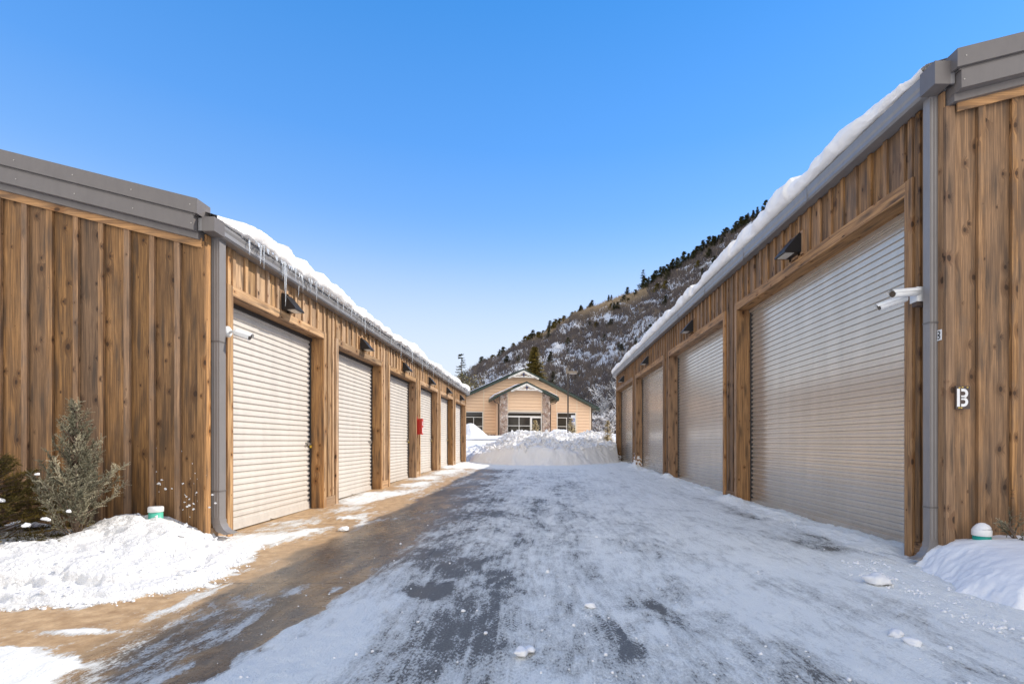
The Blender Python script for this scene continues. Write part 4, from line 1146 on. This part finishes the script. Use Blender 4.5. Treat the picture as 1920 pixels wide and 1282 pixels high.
# ------------------------------------------------------------------ conifers
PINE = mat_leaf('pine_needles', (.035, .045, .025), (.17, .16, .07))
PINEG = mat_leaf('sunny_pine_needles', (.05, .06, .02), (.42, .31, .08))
GOLD = mat_leaf('golden_sapling_needles', (.55, .43, .22), (.85, .74, .50))
BARK = mat_paint('conifer_bark', (.09, .07, .055), .85)
def conifer(root, h, w, tiers, per, seed, mat, bare=.12, sparse=1.0, leaf=.16, up=.0):
    rnd = random.Random(seed); lf = MB(); tk = MB()
    tk.tube([(0, 0, -.6), (0, 0, h * .5), (0, 0, h * .985)], [h * .017 + .02, h * .011 + .01, .01], 6)
    for i in range(tiers):
        t = i / (tiers - 1); z_ = h * (bare + (1 - bare) * t)
        for k in range(per):
            z = min(h * .99, z_ + rnd.gauss(0, .38 * h / tiers))
            an = rnd.uniform(0, 6.283); L = w * (1 - t) ** .85 * rnd.uniform(.55, 1.1) + .06 * w
            if rnd.random() > sparse: continue
            n = max(3, int(L / (leaf * .45)))
            for q in range(n):
                f = (q + 1) / n; r_ = L * f; zz = z - .28 * L * f + .20 * L * f * f + up * L * f + rnd.gauss(0, .015 * h / tiers)
                cx, cy = r_ * math.cos(an), r_ * math.sin(an)
                tn = min(1, max(0, rnd.gauss(.25 + .35 * f, .22)))
                for e in range(3):
                    a2 = an + rnd.uniform(-1.2, 1.2); l = leaf * rnd.uniform(.6, 1.3) * (1.1 - .4 * f)
                    dx, dy, dz = math.cos(a2) * l, math.sin(a2) * l, rnd.uniform(-.35, .35) * l
                    px_, py_ = -math.sin(a2) * l * .28, math.cos(a2) * l * .28
                    lf.face([(cx - px_, cy - py_, zz - l * .08), (cx + px_, cy + py_, zz + l * .08), (cx + dx, cy + dy, zz + dz)], tone=(tn, .5))
            tk.tube([(0, 0, z), (L * .5 * math.cos(an), L * .5 * math.sin(an), z - .09 * L + up * L * .5), (L * .95 * math.cos(an), L * .95 * math.sin(an), z - .10 * L + up * L)], [h * .004 + .004, h * .0025 + .003, .003], 3, False)
    lf.build('crown', mat, root); tk.build('trunk', BARK, root)
for i, (px, Yd, zb, h, lab) in enumerate([(1003.5, 40.5, 2.2, 1.2, 'golden conifer sapling in the snow before the glass door'), (1071.5, 40.5, 2.15, 1.4, 'golden conifer sapling beneath the parking sign'),
                                      (1139.5, 36.6, 1.6, 1.6, 'golden conifer sapling nearest the right building end')]):
    r = empty('conifer_sapling', ((px - CX) * Yd / F, Yd, zb)); tag(r, lab, 'small tree', 'golden saplings along the snow berm')
    conifer(r, h, .46, 11, 8, 60 + i, GOLD, .08, 1.0, .15, .45)

# ------------------------------------------------------------------ mountain side
ridge_px = [(700, 775, 330), (800, 738, 320), (850, 716, 300), (885, 704, 285), (920, 684, 272), (1000, 642, 255), (1060, 607, 245), (1100, 582, 238), (1150, 562, 232), (1200, 548, 228),
            (1250, 514, 216), (1300, 482, 206), (1350, 448, 198), (1400, 416, 190), (1450, 388, 182), (1500, 356, 176), (1700, 235, 160), (1920, 120, 150), (2300, -60, 140)]
RP = np.array([((p - CX) * d / F, d, HC + (CY - q) * d / F) for p, q, d in ridge_px])
BP = np.array([(-70 + 175 * t ** 1.1, 125 - 62 * t ** .7, 1.5) for t in np.linspace(0, 1, len(RP))])
def hill_pt(u, v):
    """u along, v up the slope (arrays)"""
    k = u * (len(RP) - 1)
    I = lambda A, j: np.interp(k, np.arange(len(RP)), A[:, j])
    rx, ry, rz = I(RP, 0), I(RP, 1), I(RP, 2); bx, by, bz = I(BP, 0), I(BP, 1), I(BP, 2)
    vv = v
    x = bx + (rx - bx) * vv; y = by + (ry - by) * vv
    z = bz + (rz - bz) * (vv ** 1.12)
    am = np.sin(np.clip(v, 0, 1) * math.pi) ** .7
    z = z + am * ((fbm(x * .022, y * .022, 91, 4) - .5) * 16 + (fbm(x * .09, y * .09, 92, 4) - .5) * 3.5)
    # gullies running down the slope
    z = z + am * (np.abs(vnoise(u * 34 + v * 2.5, v * 1.2, 94) - .5) * 5)
    return x, y, z
uu = np.linspace(0, 1, 520)[None, :] + np.zeros((230, 1)); vv = np.linspace(0, 1, 230)[:, None] + np.zeros((1, 520))
HX, HY, HZ = hill_pt(uu, vv)
bk = np.linspace(.1, 1, 8)[:, None]
HX = np.vstack([HX, HX[-1] + bk * 40]); HY = np.vstack([HY, HY[-1] + bk * 90]); HZ = np.vstack([HZ, HZ[-1] - bk * 60 + (fbm(HX[-8:] * .05, HY[-8:] * .05, 4) - .5) * 1])
def hill_mat():
    n = NT('snowy_hillside'); p = n.pos(); s = sep(n, p)
    rot = n.map(p, (1, 1, 1), rot=(0, 0, 0))
    a = n.noise(n.map(p, (.05, .03, .05)), 1, 6, .65, .6); b = n.noise(n.map(p, (.45, .3, .22)), 1, 6, .75)
    c = n.noise(n.map(p, (2.4, 1.6, .7)), 1, 4, .75)
    k = n.math('ADD', n.math('ADD', n.math('MULTIPLY', a, .30), n.math('MULTIPLY', b, .42)), n.math('MULTIPLY', c, .42))
    brush = n.mr(k, .55, .72)
    cc = n.mix(brush, (.80, .83, .88), n.mix(b, (.055, .05, .06), (.12, .10, .095)))
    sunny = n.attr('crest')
    cc = n.mix(n.math('MULTIPLY', sunny, n.mr(b, .38, .5)), cc, (.55, .36, .17))  # warm tan paints sunlight onto the crest
    return n.P(base=cc, rough=.9, spec=.05, normal=n.bump(n.math('ADD', b, n.math('MULTIPLY', c, .6)), 1.0, 1.2))
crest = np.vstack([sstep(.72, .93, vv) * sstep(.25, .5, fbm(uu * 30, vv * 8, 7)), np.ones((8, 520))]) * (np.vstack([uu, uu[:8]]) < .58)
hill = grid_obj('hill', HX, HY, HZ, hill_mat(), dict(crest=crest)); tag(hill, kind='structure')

# leafless scrub oak covering the slope (uncountable)
rng = np.random.default_rng(5)
N = 46000
ru = rng.random(N) * .78 + .08; rv = rng.random(N) ** 1.0 * .985 + .008
x, y, z = hill_pt(ru, rv)
den = fbm(x * .045, y * .045, 101, 4) * .45 + fbm(x * .20 + z * .1, z * .16, 102, 3) * .55
den = den + .20 * sstep(.45, .05, rv) + .10 * sstep(.45, .75, ru)
px = CX + F * x / y
keep = (rng.random(N) < sstep(.42, .60, den) * .56 + .15) & (px > 840) & (px < 1540)
x, y, z, rv = x[keep], y[keep], z[keep], rv[keep]
n = len(x); K = 7
hh = rng.uniform(1.0, 2.6, n) * np.where(rv < .3, 1.15, 1.0)
bx = np.repeat(x, K) + rng.normal(0, .35, n * K); by = np.repeat(y, K) + rng.normal(0, .3, n * K); bz = np.repeat(z, K) - .3
H2 = np.repeat(hh, K) * rng.uniform(.5, 1.1, n * K)
ln_ = rng.normal(0, .32, n * K) * H2; wd = rng.uniform(.035, .10, n * K) * (1 + np.repeat(y, K) / 260)
v0 = np.stack([bx - wd, by, bz], -1); v1 = np.stack([bx + wd, by, bz], -1); v2 = np.stack([bx + ln_, by + rng.normal(0, .2, n * K), bz + H2], -1)
co = np.stack([v0, v1, v2], 1).reshape(-1, 3)
me = bpy.data.meshes.new('bare_scrub'); me.vertices.add(len(co)); me.vertices.foreach_set('co', co.astype('f').ravel())
me.loops.add(len(co)); me.loops.foreach_set('vertex_index', np.arange(len(co), dtype='i'))
me.polygons.add(n * K); me.polygons.foreach_set('loop_start', np.arange(0, len(co), 3, dtype='i')); me.polygons.foreach_set('loop_total', np.full(n * K, 3, 'i'))
me.update(calc_edges=True)
at = me.attributes.new('tone', 'FLOAT_COLOR', 'FACE'); tc = np.ones((n * K, 4), 'f'); tc[:, 0] = np.repeat(np.clip(rng.normal(.14, .12, n) + .75 * sstep(.70, .9, rv) * (CX + F * x / y < 1215), 0, 1), K); at.data.foreach_set('color', tc.ravel())  # crest twigs tinted warmer, sunlight put into their colour
me.materials.append(mat_leaf('bare_scrub_twigs', (.062, .058, .070), (.36, .28, .19), .9))
o = bpy.data.objects.new('bare_scrub', me); col.objects.link(o)
tag(o, 'leafless grey-brown scrub covering the snowy mountainside', 'scrub', kind='stuff')

# hillside conifers: prototypes copied
def proto(h, w, t, p, s, m, **k):
    r_ = empty('pine_tree'); conifer(r_, h, w, t, p, s, m, **k); return r_
protos = [proto(5, 1.5, 13, 9, 201, PINE, leaf=.55), proto(4.2, 1.9, 9, 10, 202, PINE, leaf=.65, bare=.05), proto(5.5, 1.5, 12, 8, 203, PINEG, leaf=.55),
          proto(3.2, 1.9, 7, 12, 204, PINEG, leaf=.7, bare=.02, up=.4), proto(4.0, 2.2, 7, 12, 206, PINE, leaf=.7, bare=.02, up=.3)]
spots = []
rs = random.Random(31)
ridx = lambda px: float(np.interp(px, [p[0] for p in ridge_px], np.arange(len(ridge_px)))) / (len(ridge_px) - 1)
for i in range(110):        # along the crest
    px_ = 884 + 610 * (i + rs.random()) / 110
    if 1095 < px_ < 1205 and rs.random() < .75: continue
    spots.append((ridx(px_), rs.uniform(.93, 1.0), 'crest'))
for i in range(80):
    spots.append((ridx(880 + 520 * rs.random()), rs.uniform(.12, .93), 'face'))
first = {}
words = {'crest': 'on the mountain crest', 'face': 'on the snowy mountain face'}
for i, (u, v, k) in enumerate(spots):
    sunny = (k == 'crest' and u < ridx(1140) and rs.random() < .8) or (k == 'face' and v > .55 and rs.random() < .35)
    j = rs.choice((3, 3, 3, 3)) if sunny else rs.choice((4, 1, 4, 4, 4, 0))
    if j not in first: t = protos[j]; first[j] = t
    else: t = copy_tree(protos[j])
    a, b, c = hill_pt(np.array([u]), np.array([v])); t.location = (float(a[0]), float(b[0]), float(c[0]) - .3)
    sc = rs.uniform(.6, 1.35) * float(b[0]) / 215; t.scale = (sc * rs.uniform(.8, 1.25), sc, sc * rs.uniform(.8, 1.15)); t.rotation_euler = (0, 0, rs.uniform(0, 6))
    shape = {0: 'dark narrow', 1: 'dark bushy', 2: 'sunlit olive narrow', 3: 'sunlit olive rounded', 4: 'dark rounded'}[j]
    tag(t, f'{shape} evergreen growing {words[k]}', 'tree', f'{shape} evergreens {words[k]}')
for j, t in enumerate(protos):
    if j not in first:
        for c in list(t.children): bpy.data.objects.remove(c)
        bpy.data.objects.remove(t)
# named single trees
def tree_at(px_, Yd, ztop, zb, w, tiers, per, seed, mat, label, **k):
    r_ = empty('pine_tree', ((px_ - CX) * Yd / F, Yd, zb)); tag(r_, label, 'tree'); conifer(r_, ztop - zb, w, tiers, per, seed, mat, **k); return r_
zz = lambda py, d: HC + (CY - py) * d / F
tree_at(865, 72, zz(663, 72), 2.2, 2.3, 20, 8, 301, PINE, 'sparse open-branched conifer beyond the end of the left building', bare=.15, sparse=.85, leaf=.42)
tree_at(1003, 88, zz(650, 88), 3.0, 4.3, 36, 30, 302, PINEG, 'large dense olive spruce rising behind the peach building', bare=.08, leaf=.5)
a, b, c = hill_pt(np.array([ridx(1207)]), np.array([.985]))
r_ = empty('pine_tree', (float(a[0]), float(b[0]), float(c[0]) - .5)); tag(r_, 'tall dark pine standing alone above the mountain crest', 'tree'); conifer(r_, 9.5, 3.1, 12, 8, 303, PINE, bare=.1, sparse=.75, leaf=.7)
# leafy scrub trees behind the left roof end
def bushy(root, h, w, seed, mat, leaf=.22, n=2600):
    rnd = random.Random(seed); lf = MB(); tk = MB()
    tips = []
    tk.tube([(0, 0, -.5), (.1, 0, h * .35)], [.14, .09], 6)
    for i in range(26):
        an = rnd.uniform(0, 6.28); el = rnd.uniform(.4, 1.4); L = h * rnd.uniform(.35, .68)
        a = (.1, 0, h * .3); m_ = (.1 + math.cos(an) * L * .4 * math.cos(el), math.sin(an) * L * .4 * math.cos(el), h * .3 + L * .5 * math.sin(el))
        e = (math.cos(an) * w * math.cos(el) * rnd.uniform(.6, 1), math.sin(an) * w * math.cos(el) * rnd.uniform(.6, 1), h * .3 + L * math.sin(el))
        tk.tube([a, m_, e], [.05, .03, .008], 4, False); tips += [e, m_]
    for k in range(n):
        c = rnd.choice(tips); p = [c[j] + rnd.gauss(0, h * .085) for j in range(3)]
        a2 = rnd.uniform(0, 6.28); l = leaf * rnd.uniform(.5, 1.3)
        lf.face([(p[0], p[1], p[2]), (p[0] + math.cos(a2) * l, p[1] + math.sin(a2) * l, p[2] + rnd.uniform(-.6, .6) * l), (p[0] - math.sin(a2) * l * .4, p[1] + math.cos(a2) * l * .4, p[2] + rnd.uniform(-.2, .5) * l)], tone=(rnd.random() ** 1.5, .5))
    lf.build('crown', mat, root); tk.build('trunk', BARK, root)
for i, (px_, Yd, py, w, lab) in enumerate([(872, 68, 700, 2.6, 'olive bushy tree below the sparse conifer'), (893, 74, 692, 2.4, 'olive bushy tree touching the left roof slope of the peach building'),
                                           (850, 66, 712, 2.6, 'dark bushy tree behind the left roof snow')]):
    r_ = empty('bushy_tree', ((px_ - CX) * Yd / F, Yd, 2.2)); tag(r_, lab, 'tree'); bushy(r_, zz(py, Yd) - 2.2, w, 70 + i, PINEG if i < 2 else PINE)
# snow-laden bare trees right of the peach building
def bare_tree(root, h, w, seed, snowy):
    rnd = random.Random(seed); tk = MB(); sn = MB()
    from mathutils import Vector
    def grow(p, d, L, r_, lv):
        n = 4; pts = [p.copy()]
        for k in range(n):
            d = (d + Vector((rnd.gauss(0, .16), rnd.gauss(0, .16), rnd.gauss(.02, .1)))).normalized(); p = p + d * (L / n); pts.append(p.copy())
            if lv < 3:
                for q in range(2 if lv else 3):
                    a = rnd.uniform(0, 6.28); nd = (d * .7 + Vector((math.cos(a), math.sin(a), rnd.uniform(0, .7))) * .8).normalized()
                    grow(p, nd, L * rnd.uniform(.4, .62), r_ * .5, lv + 1)
        tk.tube(pts, [r_ * (1 - .7 * k / n) for k in range(n + 1)], 3 if lv > 1 else 5, False)
        if snowy and lv >= 2:
            for k in range(n):
                a, b = pts[k], pts[k + 1]; s_ = .035; o_ = Vector((0, 0, .03))
                sn.face([a + o_ + Vector((0, -s_, 0)), b + o_ + Vector((0, -s_, 0)), b + o_ * 2.6, a + o_ * 2.6]); sn.face([a + o_ * 2.6, b + o_ * 2.6, b + o_ + Vector((0, s_, 0)), a + o_ + Vector((0, s_, 0))])
    grow(Vector((0, 0, -.3)), Vector((0, 0, 1)), h * .62, h * .016 + .02, 0)
    tk.build('branches', BARK2, root)
    if snowy: sn.build('snow_load', SNOW, root)
BARK2 = mat_paint('dark_branch_bark', (.05, .042, .045), .85)
for i, (px_, Yd, py, lab) in enumerate([(1122, 66, 770, 'snow-laden shrub at the right corner of the peach building'), (1146, 62, 768, 'snow-laden shrub beside the end of the right building'),
                                        (1134, 74, 712, 'tall leafless tree behind the right eave of the peach building'), (1100, 80, 715, 'leafless tree behind the right roof slope of the peach building'),
                                        (1158, 76, 700, 'leafless tree rising above the far end of the right building'), (1050, 84, 690, 'leafless tree behind the dark lamp post')]):
    r_ = empty('bare_tree', ((px_ - CX) * Yd / F, Yd, 2.1)); tag(r_, lab, 'tree'); bare_tree(r_, zz(py, Yd) - 2.1, 2, 80 + i, i < 2 or i == 2)

# ------------------------------------------------------------------ sky, sun, camera
kx, ky = 1.24, .46
el = math.atan(1 / math.hypot(kx, ky)); az = math.atan2(kx, ky)       # azimuth clockwise from +y
w = bpy.data.worlds.new('World'); scene.world = w; w.use_nodes = True
nt = w.node_tree; nt.nodes.clear()
sky = nt.nodes.new('ShaderNodeTexSky'); sky.sky_type = 'NISHITA'; sky.sun_disc = False
sky.sun_elevation = el; sky.sun_rotation = az; sky.altitude = 1700; sky.air_density = 1.0; sky.dust_density = .6; sky.ozone_density = 2.0
def wn(k, **kw):
    n = nt.nodes.new(k)
    for a_, b_ in kw.items(): setattr(n, a_, b_)
    return n
def wmix(f, a_, b_, mode='MIX'):
    n = wn('ShaderNodeMix', data_type='RGBA', blend_type=mode)
    for i_, v_ in ((0, f), (6, a_), (7, b_)):
        if hasattr(v_, 'links'): nt.links.new(v_, n.inputs[i_])
        else: n.inputs[i_].default_value = v_ if not isinstance(v_, tuple) else (*v_, 1)
    return n.outputs[2]
def wmr(v_, a_, b_, c_, d_):
    n = wn('ShaderNodeMapRange', interpolation_type='SMOOTHSTEP'); nt.links.new(v_, n.inputs[0])
    for i_, k_ in enumerate((a_, b_, c_, d_)): n.inputs[i_ + 1].default_value = k_
    return n.outputs[0]
tcn = wn('ShaderNodeTexCoord'); sx = wn('ShaderNodeSeparateXYZ'); nt.links.new(tcn.outputs['Generated'], sx.inputs[0])
base = wmix(1.0, sky.outputs[0], (.62, 1.60, 2.42), 'MULTIPLY')
rp = wn('ShaderNodeValToRGB'); nt.links.new(sx.outputs[2], rp.inputs[0])
els = rp.color_ramp.elements
for i_, (p_, c_) in enumerate(((0.0, (.74, .83, .97)), (.18, (.60, .74, .97)), (.34, (.31, .55, .95)), (.50, (.14, .40, .92)), (.66, (.066, .31, .80)), (1.0, (.03, .20, .62)))):
    if i_ == 0: els.remove(els[1])
    e_ = els[0] if i_ == 0 else els.new(p_)
    e_.position = p_; e_.color = (*c_, 1)
clear = wmix(1.0, rp.outputs[0], (6.67, 6.67, 6.67), 'MULTIPLY')
base = wmix(.72, base, clear)
haze = wmix(wmr(sx.outputs[2], .05, .42, .95, 0.0), base, (5.6, 6.0, 6.6))
# added bright patch of sky behind the camera, neutral fill for the shaded sides
fill_sky = wmix(wmr(sx.outputs[1], .05, -.75, 0.0, 1.0), haze, (11.2, 10.7, 10.0))
bg = wn('ShaderNodeBackground'); bg.inputs[1].default_value = .15
out = wn('ShaderNodeOutputWorld')
nt.links.new(fill_sky, bg.inputs[0]); nt.links.new(bg.outputs[0], out.inputs[0])
sd = bpy.data.lights.new('sun', 'SUN'); sd.energy = 4.7; sd.angle = R(.53); sd.color = (1, .92, .80)
so = bpy.data.objects.new('sun', sd); col.objects.link(so)
from mathutils import Vector
so.rotation_euler = Vector((kx, ky, 1)).to_track_quat('Z', 'Y').to_euler()
cd = bpy.data.cameras.new('camera'); cam = bpy.data.objects.new('camera', cd); col.objects.link(cam)
cam.location = (0, 0, HC); cam.rotation_euler = (R(90), 0, 0)
cd.sensor_width = 36; cd.lens = 36 * F / 1920; cd.shift_x = -(CX - 960) / 1920; cd.shift_y = (CY - 641) / 1920
cd.clip_start = .05; cd.clip_end = 6000
scene.camera = cam
scene.view_settings.view_transform = 'Standard'; scene.view_settings.look = 'None'; scene.view_settings.exposure = 0; scene.view_settings.gamma = 1
scene.render.resolution_x = 1024; scene.render.resolution_y = 683
